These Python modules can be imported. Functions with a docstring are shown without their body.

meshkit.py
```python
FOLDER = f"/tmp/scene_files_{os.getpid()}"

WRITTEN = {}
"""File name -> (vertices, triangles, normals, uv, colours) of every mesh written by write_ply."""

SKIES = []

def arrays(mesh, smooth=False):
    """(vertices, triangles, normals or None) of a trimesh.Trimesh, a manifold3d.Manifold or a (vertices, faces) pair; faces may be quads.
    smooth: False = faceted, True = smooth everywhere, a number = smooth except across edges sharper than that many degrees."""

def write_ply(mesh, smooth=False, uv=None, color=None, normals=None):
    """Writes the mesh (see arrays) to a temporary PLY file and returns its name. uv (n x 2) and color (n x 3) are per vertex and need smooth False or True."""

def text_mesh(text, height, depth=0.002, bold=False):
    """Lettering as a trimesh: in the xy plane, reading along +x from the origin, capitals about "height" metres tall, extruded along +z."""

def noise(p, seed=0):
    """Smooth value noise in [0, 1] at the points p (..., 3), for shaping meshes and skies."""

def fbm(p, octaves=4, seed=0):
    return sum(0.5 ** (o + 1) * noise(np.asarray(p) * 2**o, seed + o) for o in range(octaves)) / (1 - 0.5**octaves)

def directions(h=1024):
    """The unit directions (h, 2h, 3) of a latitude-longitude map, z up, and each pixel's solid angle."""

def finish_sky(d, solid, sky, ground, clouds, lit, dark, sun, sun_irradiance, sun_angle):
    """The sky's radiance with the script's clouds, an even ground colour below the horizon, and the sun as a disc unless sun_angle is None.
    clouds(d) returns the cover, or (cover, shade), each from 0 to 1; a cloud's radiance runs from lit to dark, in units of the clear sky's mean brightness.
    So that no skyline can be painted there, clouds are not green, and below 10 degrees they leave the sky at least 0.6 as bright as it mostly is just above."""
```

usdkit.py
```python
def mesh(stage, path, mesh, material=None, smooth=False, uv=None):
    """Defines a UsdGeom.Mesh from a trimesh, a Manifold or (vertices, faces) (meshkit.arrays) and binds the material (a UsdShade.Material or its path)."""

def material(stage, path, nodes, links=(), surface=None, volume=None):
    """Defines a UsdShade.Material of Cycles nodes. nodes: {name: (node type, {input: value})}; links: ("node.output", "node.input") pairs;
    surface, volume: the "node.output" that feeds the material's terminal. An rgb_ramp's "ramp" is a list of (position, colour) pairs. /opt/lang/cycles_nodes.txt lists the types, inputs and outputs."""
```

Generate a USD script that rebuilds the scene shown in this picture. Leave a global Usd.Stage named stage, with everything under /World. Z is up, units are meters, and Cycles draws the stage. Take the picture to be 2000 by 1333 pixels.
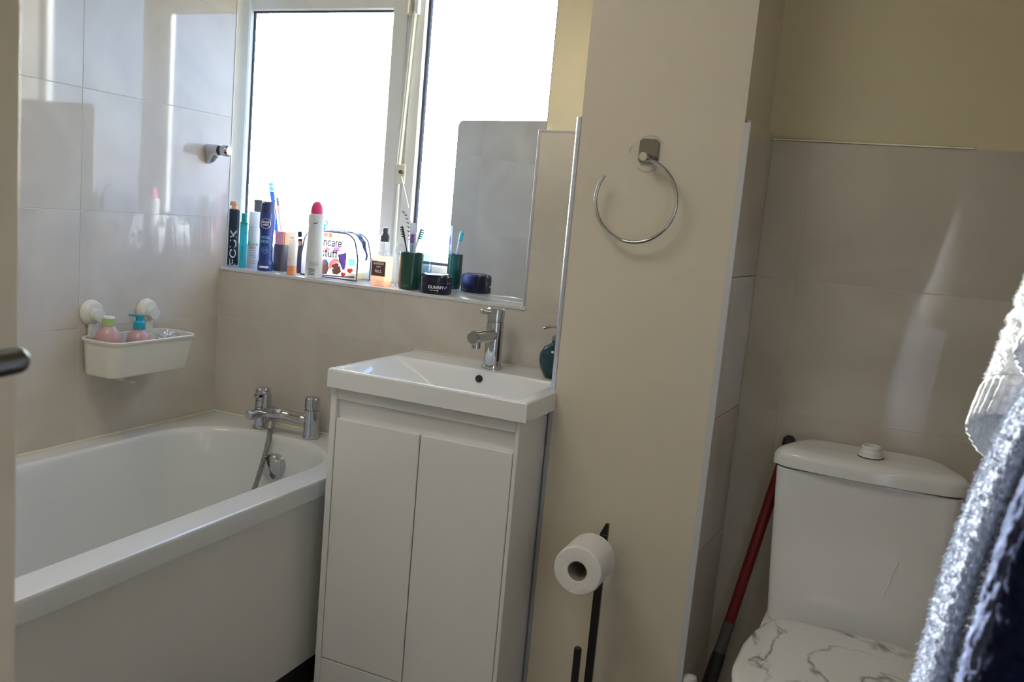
import math, random
import numpy as np, trimesh
from shapely.geometry import Polygon, Point, LineString, box as sbox
from shapely import union_all
from pxr import Usd, UsdGeom, UsdLux, UsdShade, Gf, Sdf, Vt
import usdkit, meshkit

stage = Usd.Stage.CreateInMemory()
UsdGeom.SetStageUpAxis(stage, UsdGeom.Tokens.z)
UsdGeom.SetStageMetersPerUnit(stage, 1.0)
UsdGeom.Xform.Define(stage, '/World')
UsdGeom.Scope.Define(stage, '/World/Looks')
random.seed(7)
RNG = np.random.default_rng(7)
PI = math.pi

# ------------------------------------------------------------------ camera
F, CX, CY = 1715.0, 1000.0, 666.5
CAM = np.array([0.0, 0.0, 1.24])
_vy = np.array([(1746.3 - CX) / F, (491.1 - CY) / F, 1.0]); _vy /= np.linalg.norm(_vy)
_vx = -np.array([(-3084.8 - CX) / F, (56.8 - CY) / F, 1.0]); _vx /= np.linalg.norm(_vx)
_vx = _vx - _vy * (_vx @ _vy); _vx /= np.linalg.norm(_vx)
_vz = np.cross(_vx, _vy)
if _vz[1] > 0: _vz = -_vz
W = np.stack([_vx, _vy, _vz])            # world = W @ camera(right, down, forward)
cam = UsdGeom.Camera.Define(stage, '/World/Camera')
cam.CreateFocalLengthAttr(F / 2000 * 36.0)
cam.CreateHorizontalApertureAttr(36.0)
cam.CreateVerticalApertureAttr(36.0 * 1333 / 2000)
cam.CreateClippingRangeAttr(Gf.Vec2f(0.02, 100))
cam.CreateFStopAttr(8.0)
cam.CreateFocusDistanceAttr(2.0)
r, d, f = W[:, 0], W[:, 1], W[:, 2]
cam.AddTransformOp().Set(Gf.Matrix4d(*r, 0, *(-d), 0, *(-f), 0, *CAM, 1))
EXPOSURE = 0.5
cam.CreateExposureAttr(EXPOSURE)

# ------------------------------------------------------------------ sky: hazy, the low sun off to the window's left
SKY, SUN, ROOM_FILL, HALL_FILL = 0.45, 7.0, 4.2, 22.0  # the last two drive the added ceiling fills
SUN_AZ, SUN_EL = -47.0, 15.0               # degrees from the window's normal, and above the horizon
dome = UsdLux.DomeLight.Define(stage, '/World/sky')
skym = usdkit.material(stage, '/World/Looks/sky_air', {'s': ('sky_texture', {'sky_type': 'multiple_scattering', 'sun_disc': False, 'sun_elevation': math.radians(SUN_EL),
    'sun_rotation': math.radians(SUN_AZ), 'aerosol_density': 4.0, 'air_density': 1.0}), 'w': ('mix_color', {'blend_type': 'multiply', 'fac': 1.0, 'b': (0.86, 1.0, 1.24), 'use_clamp': False}), 'b': ('background_shader', {'strength': SKY})}, [('s.color', 'w.a'), ('w.result', 'b.color')], surface='b.background')
UsdShade.MaterialBindingAPI.Apply(dome.GetPrim()).Bind(skym)
sun = UsdLux.DistantLight.Define(stage, '/World/sun')
sun.CreateAngleAttr(6.0)
sun.CreateColorAttr(Gf.Vec3f(0.96, 0.97, 0.97))
sun.CreateIntensityAttr(SUN)
sun.CreateNormalizeAttr(True)
_az, _el = math.radians(SUN_AZ), math.radians(SUN_EL)
_sd = -np.array([math.sin(_az) * math.cos(_el), math.cos(_az) * math.cos(_el), math.sin(_el)])
_sx = np.cross([0, 0, 1.0], -_sd); _sx /= np.linalg.norm(_sx); _sy = np.cross(-_sd, _sx)
sun.AddTransformOp().Set(Gf.Matrix4d(*_sx, 0, *_sy, 0, *(-_sd), 0, 0, 0, 0, 1))


def ray(u, v): return W @ np.array([(u - CX) / F, (v - CY) / F, 1.0])
def onx(u, v, X): q = ray(u, v); return CAM + q * ((X - CAM[0]) / q[0])
def ony(u, v, Y): q = ray(u, v); return CAM + q * ((Y - CAM[1]) / q[1])
def onz(u, v, Z): q = ray(u, v); return CAM + q * ((Z - CAM[2]) / q[2])

# ------------------------------------------------------------------ materials
def mat(name, color, rough=0.5, metallic=0.0, **kw):
    p = {'base_color': color, 'roughness': rough, 'metallic': metallic}; p.update(kw)
    return usdkit.material(stage, '/World/Looks/' + name, {'p': ('principled_bsdf', p)}, surface='p.BSDF')

def noisy(name, c1, c2, scale=6, rough=0.5, detail=4, distortion=0.0, lo=0.35, hi=0.65, bump=0.0, bscale=None, per_object=False, **kw):
    n = {'g': ('geometry', {}), 'n': ('noise_texture', {'scale': scale, 'detail': detail, 'distortion': distortion}),
         'r': ('rgb_ramp', {'ramp': [(lo, c1), (hi, c2)]}), 'p': ('principled_bsdf', dict(roughness=rough, **kw))}
    l = [('n.fac', 'r.fac'), ('r.color', 'p.base_color')]
    if per_object:
        n['o'] = ('object_info', {}); n['s'] = ('vector_math', {'math_type': 'scale', 'vector1': (1, 1, 1)}); n['m'] = ('math', {'math_type': 'multiply', 'value2': 37.0})
        n['c'] = ('combine_xyz', {}); n['a'] = ('vector_math', {'math_type': 'add'})
        l += [('o.random', 'm.value1'), ('m.value', 'c.x'), ('m.value', 'c.z'), ('g.position', 'a.vector1'), ('c.vector', 'a.vector2'), ('a.vector', 'n.vector')]
        del n['s']
    else:
        l.append(('g.position', 'n.vector'))
    if bump:
        n['bn'] = ('noise_texture', {'scale': bscale or scale * 10, 'detail': 3}); n['b'] = ('bump', {'strength': bump, 'distance': 0.002})
        l += [('g.position', 'bn.vector'), ('bn.fac', 'b.height'), ('b.normal', 'p.normal')]
    return usdkit.material(stage, '/World/Looks/' + name, n, l, surface='p.BSDF')

def clear(name, tint, gloss=0.12, rough=0.03, gcol=(1, 1, 1)):
    return usdkit.material(stage, '/World/Looks/' + name, {'t': ('transparent_bsdf', {'color': tint}), 'g': ('glossy_bsdf', {'color': gcol, 'roughness': rough}),
        'm': ('mix_closure', {'fac': gloss})}, [('t.BSDF', 'm.closure1'), ('g.BSDF', 'm.closure2')], surface='m.closure')

def glow(name, color, rough=0.4, trans=0.5):
    """thin backlit plastic: part diffuse, part translucent"""
    return usdkit.material(stage, '/World/Looks/' + name, {'p': ('principled_bsdf', {'base_color': color, 'roughness': rough}), 't': ('translucent_bsdf', {'color': color}),
        'm': ('mix_closure', {'fac': trans})}, [('p.BSDF', 'm.closure1'), ('t.BSDF', 'm.closure2')], surface='m.closure')

TILE = noisy('tile_marble', (0.57, 0.52, 0.445), (0.655, 0.605, 0.53), scale=2.6, detail=5, distortion=1.6, rough=0.045, per_object=True, lo=0.36, hi=0.66)
GROUT = noisy('grout', (0.60, 0.57, 0.49), (0.66, 0.63, 0.55), scale=20, rough=0.8)
PAINT = noisy('cream_paint', (0.71, 0.625, 0.43), (0.74, 0.655, 0.46), scale=1.5, rough=0.55, bump=0.08, bscale=220)
PAINTP = noisy('magnolia_paint', (0.72, 0.64, 0.50), (0.74, 0.66, 0.52), scale=1.5, rough=0.5, bump=0.08, bscale=220)
SCUFF = noisy('filler_scuff', (0.52, 0.46, 0.37), (0.60, 0.54, 0.43), scale=30, rough=0.8)
DOORP = noisy('door_paint', (0.66, 0.60, 0.50), (0.69, 0.63, 0.53), scale=2, rough=0.35)
CEIL = mat('ceiling_white', (0.80, 0.78, 0.72), 0.8)
FLOORM = noisy('dark_floor', (0.055, 0.045, 0.04), (0.10, 0.085, 0.075), scale=5, rough=0.35)
UPVC = noisy('window_white', (0.82, 0.85, 0.85), (0.86, 0.88, 0.87), scale=9, rough=0.25)
SILLM = noisy('sill_white', (0.58, 0.58, 0.57), (0.63, 0.63, 0.62), scale=8, rough=0.2)
BEIGE = mat('beige_plastic', (0.80, 0.78, 0.66), 0.4)
GASKET = mat('dark_gasket', (0.045, 0.05, 0.07), 0.5)
PANE = clear('window_pane', (0.97, 0.99, 1.0), 0.06, 0.02)
TRIMW = mat('trim_white', (0.64, 0.64, 0.645), 0.25)
TRIML = mat('trim_satin', (0.62, 0.64, 0.70), 0.28, 0.75)
CHROME = mat('chrome', (0.56, 0.57, 0.59), 0.06, 1.0)
DCHROME = mat('brushed_steel', (0.38, 0.37, 0.35), 0.25, 1.0)
CERAM = mat('white_ceramic', (0.84, 0.84, 0.82), 0.07)
ACRYL = mat('white_acrylic', (0.74, 0.745, 0.73), 0.12)
PANELW = mat('panel_white', (0.79, 0.785, 0.74), 0.28)
CABW = mat('cabinet_gloss', (0.82, 0.815, 0.79), 0.22)
CABG = mat('cabinet_groove', (0.60, 0.585, 0.555), 0.4)
BLACK = mat('black_metal', (0.018, 0.018, 0.02), 0.35)
DARK = mat('dark_gap', (0.02, 0.02, 0.02), 0.7)
SEAL = mat('sealant', (0.72, 0.70, 0.52), 0.4)
MIRR = mat('mirror_glass', (0.80, 0.83, 0.84), 0.0, 1.0)
MIRE = mat('mirror_edge', (0.62, 0.58, 0.46), 0.4)
PAPER = noisy('tissue', (0.80, 0.77, 0.71), (0.85, 0.82, 0.76), scale=60, rough=0.9, bump=0.3, bscale=400)
CARD = mat('card_core', (0.32, 0.26, 0.20), 0.8)
MARB = usdkit.material(stage, '/World/Looks/marble_print', {
    'g': ('geometry', {}), 'n': ('noise_texture', {'scale': 7.0, 'detail': 5, 'distortion': 0.5}), 'v': ('noise_texture', {'scale': 4.2, 'detail': 6, 'distortion': 1.2}),
    's': ('math', {'math_type': 'subtract', 'value2': 0.5}), 'a': ('math', {'math_type': 'absolute'}), 'rv': ('rgb_ramp', {'ramp': [(0.0, (0.24, 0.235, 0.22)), (0.009, (0.48, 0.47, 0.45)), (0.028, (0.80, 0.785, 0.75)), (1, (0.82, 0.805, 0.77))]}),
    'rn': ('rgb_ramp', {'ramp': [(0.46, (1, 1, 1)), (0.58, (0, 0, 0))]}), 'x': ('mix_color', {'a': (0.81, 0.795, 0.76)}), 'p': ('principled_bsdf', {'roughness': 0.1})},
    [('g.position', 'n.vector'), ('g.position', 'v.vector'), ('v.fac', 's.value1'), ('s.value', 'a.value1'), ('a.value', 'rv.fac'), ('n.fac', 'rn.fac'),
     ('rn.color', 'x.fac'), ('rv.color', 'x.b'), ('x.result', 'p.base_color')], surface='p.BSDF')
CADDY = mat('caddy_plastic', (0.78, 0.755, 0.64), 0.35)
CADDYG = mat('cup_plastic', (0.72, 0.72, 0.66), 0.3)
PINK = mat('pink_bottle', (0.60, 0.37, 0.36), 0.25)
LIME = mat('lime_cap', (0.42, 0.62, 0.22), 0.4)
LIMEW = mat('cap_white', (0.78, 0.80, 0.74), 0.4)
BLUEP = mat('pump_blue', (0.02, 0.37, 0.52), 0.35)
WRAP = clear('clear_wrap', (0.93, 0.94, 0.96), 0.35, 0.2)
RED = mat('red_handle', (0.16, 0.006, 0.008), 0.4)
GREYP = mat('grey_plastic', (0.10, 0.095, 0.09), 0.5)
TEALG = mat('dark_teal_glaze', (0.008, 0.045, 0.052), 0.08)
GREENG = mat('green_glaze', (0.016, 0.075, 0.056), 0.12)
NAVY = mat('navy_can', (0.018, 0.045, 0.20), 0.22)
NAVYC = mat('navy_cap', (0.02, 0.035, 0.12), 0.35)
NAVYJ = mat('navy_jar', (0.008, 0.010, 0.034), 0.18)
INK = mat('navy_ink', (0.01, 0.012, 0.035), 0.5)
WHITEI = mat('white_ink', (0.85, 0.86, 0.88), 0.5)
SKYI = mat('sky_ink', (0.18, 0.45, 0.78), 0.5)
BLACKC = mat('black_can', (0.015, 0.017, 0.025), 0.3)
ORANGE = mat('orange_spray', (0.78, 0.35, 0.18), 0.45)
TEALB = glow('teal_bottle', (0.10, 0.68, 0.72), 0.3, 0.5)
TEALC = glow('teal_cap', (0.04, 0.50, 0.44), 0.35, 0.4)
TEALI = mat('teal_ink', (0.02, 0.25, 0.30), 0.5)
GREYB = mat('grey_white_tube', (0.66, 0.66, 0.66), 0.35)
GREYI = mat('grey_ink', (0.25, 0.25, 0.26), 0.6)
GREENI = mat('green_ink', (0.20, 0.45, 0.22), 0.6)
REDI = mat('red_ink', (0.70, 0.18, 0.15), 0.6)
SLATE = mat('slate_cap', (0.10, 0.105, 0.12), 0.45)
PLUM = mat('plum_grey_pot', (0.085, 0.080, 0.095), 0.4)
PINKB = mat('pink_carton', (0.78, 0.36, 0.35), 0.5)
KRAFT = mat('kraft', (0.48, 0.28, 0.14), 0.6)
TUBEW = glow('white_tube', (0.82, 0.78, 0.75), 0.4, 0.25)
CORAL = mat('coral_cap', (0.80, 0.30, 0.14), 0.4)
CANW = mat('white_can', (0.72, 0.76, 0.74), 0.3)
HOTP = mat('hot_pink', (0.80, 0.05, 0.20), 0.45)
CYAN = glow('cyan_plastic', (0.05, 0.55, 0.65), 0.3, 0.5)
BAGC = usdkit.material(stage, '/World/Looks/bag_vinyl', {'t': ('transparent_bsdf', {'color': (0.97, 0.97, 0.98)}), 'd': ('translucent_bsdf', {'color': (0.92, 0.92, 0.93)}), 'g': ('glossy_bsdf', {'roughness': 0.1}),
    'm': ('mix_closure', {'fac': 0.28}), 'm2': ('mix_closure', {'fac': 0.06})}, [('t.BSDF', 'm.closure1'), ('d.BSDF', 'm.closure2'), ('m.closure', 'm2.closure1'), ('g.BSDF', 'm2.closure2')], surface='m2.closure')
AMBER = usdkit.material(stage, '/World/Looks/amber_liquid', {'t': ('transparent_bsdf', {'color': (0.985, 0.84, 0.72)}), 'd': ('translucent_bsdf', {'color': (0.80, 0.42, 0.25)}),
    'g': ('glossy_bsdf', {'roughness': 0.05}), 'm': ('mix_closure', {'fac': 0.25}), 'm2': ('mix_closure', {'fac': 0.08})},
    [('t.BSDF', 'm.closure1'), ('d.BSDF', 'm.closure2'), ('m.closure', 'm2.closure1'), ('g.BSDF', 'm2.closure2')], surface='m2.closure')
CLEARP = clear('clear_plastic', (0.95, 0.96, 0.97), 0.14, 0.05)
LABELB = mat('brown_label', (0.14, 0.055, 0.04), 0.5)
BRUSHW = glow('brush_white', (0.80, 0.82, 0.84), 0.35, 0.3)
BRUSHB = glow('brush_blue', (0.10, 0.30, 0.75), 0.35, 0.35)
BRUSHL = glow('brush_light_blue', (0.35, 0.65, 0.85), 0.35, 0.4)
BRUSHT = glow('brush_teal', (0.03, 0.52, 0.55), 0.5, 0.4)
BRUSHK = mat('brush_black', (0.03, 0.03, 0.03), 0.4)
BRUSHG = mat('brush_olive', (0.35, 0.38, 0.10), 0.4)
PURPLE = glow('purple_print', (0.30, 0.20, 0.58), 0.5, 0.3)
LILAC = glow('lilac_print', (0.75, 0.40, 0.72), 0.5, 0.5)
BROWNP = glow('brown_print', (0.34, 0.17, 0.13), 0.5, 0.3)
REDP = glow('red_print', (0.75, 0.14, 0.12), 0.5, 0.4)
YELLP = glow('yellow_print', (0.88, 0.80, 0.35), 0.5, 0.5)
OCHRE = glow('ochre_print', (0.90, 0.55, 0.20), 0.5, 0.5)
ROSE = glow('rose_print', (0.90, 0.42, 0.42), 0.5, 0.5)
AQUA = glow('aqua_print', (0.45, 0.78, 0.76), 0.5, 0.5)

def terry(name, c1, c2, sheen):
    return usdkit.material(stage, '/World/Looks/' + name, {'g': ('geometry', {}), 'n': ('noise_texture', {'scale': 160, 'detail': 3}),
        'r': ('rgb_ramp', {'ramp': [(0.35, c1), (0.65, c2)]}), 'b': ('bump', {'strength': 0.6, 'distance': 0.004}),
        'p': ('principled_bsdf', {'roughness': 0.95, 'specular_ior_level': 0.1, 'sheen_weight': sheen, 'sheen_roughness': 0.4})},
        [('g.position', 'n.vector'), ('n.fac', 'r.fac'), ('r.color', 'p.base_color'), ('n.fac', 'b.height'), ('b.normal', 'p.normal')], surface='p.BSDF')
TERRYW = terry('terry_white', (0.44, 0.435, 0.43), (0.58, 0.575, 0.57), 0.05)
TERRYB = terry('terry_grey_blue', (0.19, 0.21, 0.27), (0.36, 0.385, 0.44), 0.1)
TERRYN = terry('terry_navy', (0.004, 0.006, 0.022), (0.010, 0.014, 0.042), 0.03)
TERRYM = terry('terry_mid_blue', (0.035, 0.042, 0.078), (0.075, 0.088, 0.145), 0.03)

# ------------------------------------------------------------------ scene helpers
USED = {}
LOC = {}
def numbered(parent, name):
    k = parent + '/' + name
    n = USED.get(k, 0); USED[k] = n + 1
    return k if n == 0 else f'{k}_{n:03d}'

def tag(prim, label=None, cat=None, group=None, kind=None):
    for k, v in (('label', label), ('category', cat), ('group', group), ('kind', kind)):
        if v: prim.SetCustomDataByKey(k, v)

def thing(name, label, cat, loc=(0, 0, 0), group=None, kind=None):
    p = numbered('/World', name)
    x = UsdGeom.Xform.Define(stage, p); loc = tuple(float(v) for v in loc); x.AddTranslateOp().Set(Gf.Vec3d(*loc))
    LOC[p] = np.array(loc)
    tag(x.GetPrim(), label, cat, group, kind)
    return p

def obj(name, mesh, m, parent=None, smooth=32, label=None, cat=None, group=None, kind=None):
    p = numbered(parent or '/World', name)
    off = LOC.get(parent, np.zeros(3)) if parent else np.zeros(3)
    LOC[p] = off
    v, fc, n = meshkit.arrays(mesh, smooth)
    if hasattr(mesh, 'copy') and hasattr(mesh, 'apply_translation'):
        mesh = mesh.copy(); mesh.apply_translation(-off)
    else:
        mesh = trimesh.Trimesh(v - off, fc, process=False)
    usdkit.mesh(stage, p, mesh, m, smooth=smooth)
    tag(stage.GetPrimAtPath(p), label, cat, group, kind)
    return p

def struct(name, mesh, m, label, smooth=False, cat=None):
    return obj(name, mesh, m, None, smooth, label, cat, None, 'structure')

def sthing(name, label, loc=(0, 0, 0)):
    return thing(name, label, None, loc, None, 'structure')

cat = trimesh.util.concatenate
def bx(x0, x1, y0, y1, z0, z1, b=0.0):
    x0, x1 = min(x0, x1), max(x0, x1); y0, y1 = min(y0, y1), max(y0, y1); z0, z1 = min(z0, z1), max(z0, z1)
    if b <= 0:
        m = trimesh.creation.box([x1 - x0, y1 - y0, z1 - z0]); m.apply_translation([(x0 + x1) / 2, (y0 + y1) / 2, (z0 + z1) / 2]); return m
    P = []
    for sx in (0, 1):
        for sy in (0, 1):
            for sz in (0, 1):
                c = np.array([(x0, x1)[sx], (y0, y1)[sy], (z0, z1)[sz]]); s = np.array([1 - 2 * sx, 1 - 2 * sy, 1 - 2 * sz]) * b
                for k in range(3):
                    q = c + s; q[k] = c[k]; P.append(q)
    return trimesh.convex.convex_hull(np.array(P))

def rbox(x0, x1, y0, y1, z0, z1, r, n=4):
    """box with spherically rounded corners"""
    s = trimesh.creation.icosphere(2, r).vertices
    P = [s + np.array([cx, cy, cz]) for cx in (x0 + r, x1 - r) for cy in (y0 + r, y1 - r) for cz in (z0 + r, z1 - r)]
    return trimesh.convex.convex_hull(np.vstack(P))

def lathe(profile, center=(0, 0, 0), n=40):
    """profile: (radius, z) from bottom to top; closed at the axis when the radius is 0"""
    pr = np.array(profile, float); a = np.linspace(0, 2 * PI, n, endpoint=False)
    V = np.stack([np.outer(pr[:, 0], np.cos(a)), np.outer(pr[:, 0], np.sin(a)), np.repeat(pr[:, 1:2], n, 1)], -1).reshape(-1, 3)
    Fc = []
    for i in range(len(pr) - 1):
        for j in range(n):
            k = (j + 1) % n; A, B, C_, D = i * n + j, i * n + k, (i + 1) * n + k, (i + 1) * n + j
            Fc += [[A, B, C_], [A, C_, D]]
    m = trimesh.Trimesh(V + np.array(center), Fc, process=True, validate=True)
    return m

def orient(m, axis, center):
    """turn a mesh built along z so that z points along axis, and move it"""
    T = trimesh.geometry.align_vectors([0, 0, 1], np.asarray(axis, float) / np.linalg.norm(axis)); m = m.copy(); m.apply_transform(T); m.apply_translation(center); return m

def tube(points, radius, n=12, cap=True):
    P = np.array(points, float); m_ = len(P); R = np.broadcast_to(np.asarray(radius, float), (m_,)) if np.ndim(radius) < 1 else np.asarray(radius, float)
    T = np.gradient(P, axis=0); T /= np.linalg.norm(T, axis=1, keepdims=True)
    u = np.cross(T[0], [0.12, 0.31, 0.94]); u /= np.linalg.norm(u)
    V = []; a = np.linspace(0, 2 * PI, n, endpoint=False)
    for i in range(m_):
        u = u - T[i] * (u @ T[i]); u /= np.linalg.norm(u); w = np.cross(T[i], u)
        V.append(P[i] + R[i] * (np.outer(np.cos(a), u) + np.outer(np.sin(a), w)))
    return loft(V, cap, cap)

def loft(rings, cap0=True, cap1=True, closed=True):
    n = len(rings[0]); V = np.vstack(rings); Fc = []
    for i in range(len(rings) - 1):
        for j in range(n if closed else n - 1):
            k = (j + 1) % n; A, B, C_, D = i * n + j, i * n + k, (i + 1) * n + k, (i + 1) * n + j
            Fc += [[A, B, C_], [A, C_, D]]
    V = list(V)
    if cap0:
        V.append(np.mean(rings[0], 0)); c = len(V) - 1; Fc += [[c, (j + 1) % n, j] for j in range(n)]
    if cap1:
        V.append(np.mean(rings[-1], 0)); c = len(V) - 1; o = (len(rings) - 1) * n; Fc += [[c, o + j, o + (j + 1) % n] for j in range(n)]
    m = trimesh.Trimesh(np.array(V), Fc, process=False); 
    if closed and cap0 and cap1 and m.volume < 0: m.invert()
    return m

def smoothpath(pts, n=40):
    from scipy.interpolate import CubicSpline
    P = np.array(pts, float); t = np.r_[0, np.cumsum(np.linalg.norm(np.diff(P, axis=0), axis=1))]
    return CubicSpline(t, P)(np.linspace(0, t[-1], n))

def rrect(x0, x1, y0, y1, r, n=8):
    """ring of a rounded rectangle, 4(n+1) points counter-clockwise"""
    r = min(r, (x1 - x0) / 2 - 1e-5, (y1 - y0) / 2 - 1e-5); out = []
    for cx, cy, a0 in ((x1 - r, y1 - r, 0), (x0 + r, y1 - r, PI / 2), (x0 + r, y0 + r, PI), (x1 - r, y0 + r, 1.5 * PI)):
        for k in range(n + 1):
            a = a0 + PI / 2 * k / n; out.append((cx + r * math.cos(a), cy + r * math.sin(a)))
    return np.array(out)
def ring(xy, z): return np.c_[xy, np.full(len(xy), z)]

def prism(poly, depth):
    g = poly if hasattr(poly, 'geoms') else [poly]
    return cat([trimesh.creation.extrude_polygon(p, depth, engine='earcut') for p in getattr(poly, 'geoms', [poly])])

def frame_map(mesh, o, ex, ey, ez=None):
    ex = np.asarray(ex, float); ey = np.asarray(ey, float); ez = np.cross(ex, ey) if ez is None else np.asarray(ez, float)
    m = mesh.copy(); v = m.vertices; m.vertices = np.asarray(o) + v[:, :1] * ex + v[:, 1:2] * ey + v[:, 2:] * ez; return m

def facing(c):
    """angle at c that points to where the camera stands (labels were turned that way)"""
    return math.atan2(CAM[1] - c[1], CAM[0] - c[0])

def cyl_text(text, h, R, c, z, phi, vertical=False, bold=True, stretch=1.0, depth=0.0005, shift=0.0):
    m = meshkit.text_mesh(text, h, depth, bold); m = m.subdivide_to_size(max(R * 0.35, 0.004)) if False else m
    v = np.array(m.vertices); v[:, 0] = (v[:, 0] - (v[:, 0].min() + v[:, 0].max()) / 2) * stretch; v[:, 1] -= h / 2
    a = phi + ((-v[:, 1] if vertical else v[:, 0]) + shift) / R; zz = z + (v[:, 0] if vertical else v[:, 1]); rr = R + 0.0002 + v[:, 2]
    m.vertices = np.c_[c[0] + rr * np.cos(a), c[1] + rr * np.sin(a), zz]
    return m

def cyl_patch(R, c, z0, z1, phi, half, depth=0.0005, n=12):
    a = np.linspace(phi - half, phi + half, n); rings = []
    for zz, rr in ((z0, R), (z0, R + depth), (z1, R + depth), (z1, R)):
        rings.append(np.c_[c[0] + rr * np.cos(a), c[1] + rr * np.sin(a), np.full(n, zz)])
    m = loft(rings, False, False, closed=False); m.invert(); return m

def cyl_shape(poly, R, c, z, phi, depth=0.0005):
    m = prism(poly, depth); v = np.array(m.vertices); a = phi + v[:, 0] / R; rr = R + 0.0002 + v[:, 2]
    m.vertices = np.c_[c[0] + rr * np.cos(a), c[1] + rr * np.sin(a), z + v[:, 1]]; return m

def union(parts):
    import manifold3d as m3
    return m3.Manifold.batch_boolean([m3.Manifold(m3.Mesh(np.asarray(p.vertices, np.float32), np.asarray(p.faces, np.uint32))) for p in parts], m3.OpType.Add)
def M2T(m): q = m.to_mesh(); return trimesh.Trimesh(q.vert_properties[:, :3].astype(float), q.tri_verts.astype(int), process=False)
def wallboxes(*bs): return cat([bx(*b) for b in bs])

# ================================================================== THE SETTING
XL, YB, XR, YF = -1.875, 2.117, 0.46, -0.36
TH = 0.010
PX0, PX1, PY = -0.674, -0.318, 1.888        # the painted pier
SILL = 1.011
TT = 1.4675                                  # top of the half-height tiling
YW = 2.31                                    # face of the window frame

struct('floor', bx(-2.3, 1.0, -1.8, 2.45, -0.08, 0), FLOORM, 'dark floor covering seen between bath panel and vanity unit')
struct('ceiling', bx(-2.3, 1.0, -1.8, 2.6, 2.40, 2.5), CEIL, 'plain white bathroom ceiling overhead')

def tiles(wall, fn, us, zs, skip=None, gap=0.0016):
    """tiles over the cells of us x zs; fn(u0,u1,z0,z1) makes one"""
    for z0, z1 in zip(zs[:-1], zs[1:]):
        for u0, u1 in zip(us[:-1], us[1:]):
            if skip and skip(u0, u1, z0, z1): continue
            obj('tile', fn(u0 + gap / 2, u1 - gap / 2, z0 + gap / 2, z1 - gap / 2), TILE, wall, smooth=False)

# left wall, tiled to the ceiling
wl = sthing('wall_left', 'left wall of large glossy beige marble tiles above the bath', (XL, 0.9, 0))
obj('plaster', wallboxes((XL - 0.14, XL - TH, YF - 0.1, YB + TH, 0, SILL - 0.01), (XL - 0.14, XL - TH, YF - 0.1, 2.142, SILL - 0.01, 2.4)), GROUT, wl, smooth=False)
ys = [YF, 0.408, 1.008, 1.608]
zs = [0.26, 0.56, 0.86, 1.16, 1.46, 1.76, 2.06, 2.36, 2.40]
lt = lambda u0, u1, z0, z1: bx(XL - TH, XL, u0, u1, z0, z1, 0.0005)
tiles(wl, lt, ys, zs)
tiles(wl, lt, [1.608, YB - 0.0003], [0.56, 0.86])
tiles(wl, lt, [1.608, 2.141], [1.16, 1.46, 1.76, 2.06, 2.36])
pg = Polygon([(1.6088, 0.8608), (YB - 0.0004, 0.8608), (YB - 0.0004, SILL - 0.006), (2.1402, SILL - 0.006), (2.1402, 1.1592), (1.6088, 1.1592)])
obj('tile', frame_map(prism(pg, TH), (XL - TH, 0, 0), (0, 1, 0), (0, 0, 1), (1, 0, 0)), TILE, wl, smooth=False)

obj('grout_backing', cat([bx(XL - TH, XL - 0.0006, YF, YB - 0.002, 0.26, SILL - 0.006), bx(XL - TH, XL - 0.0006, YF, 2.141, SILL - 0.006, 2.40)]), GROUT, wl, smooth=False)
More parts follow.
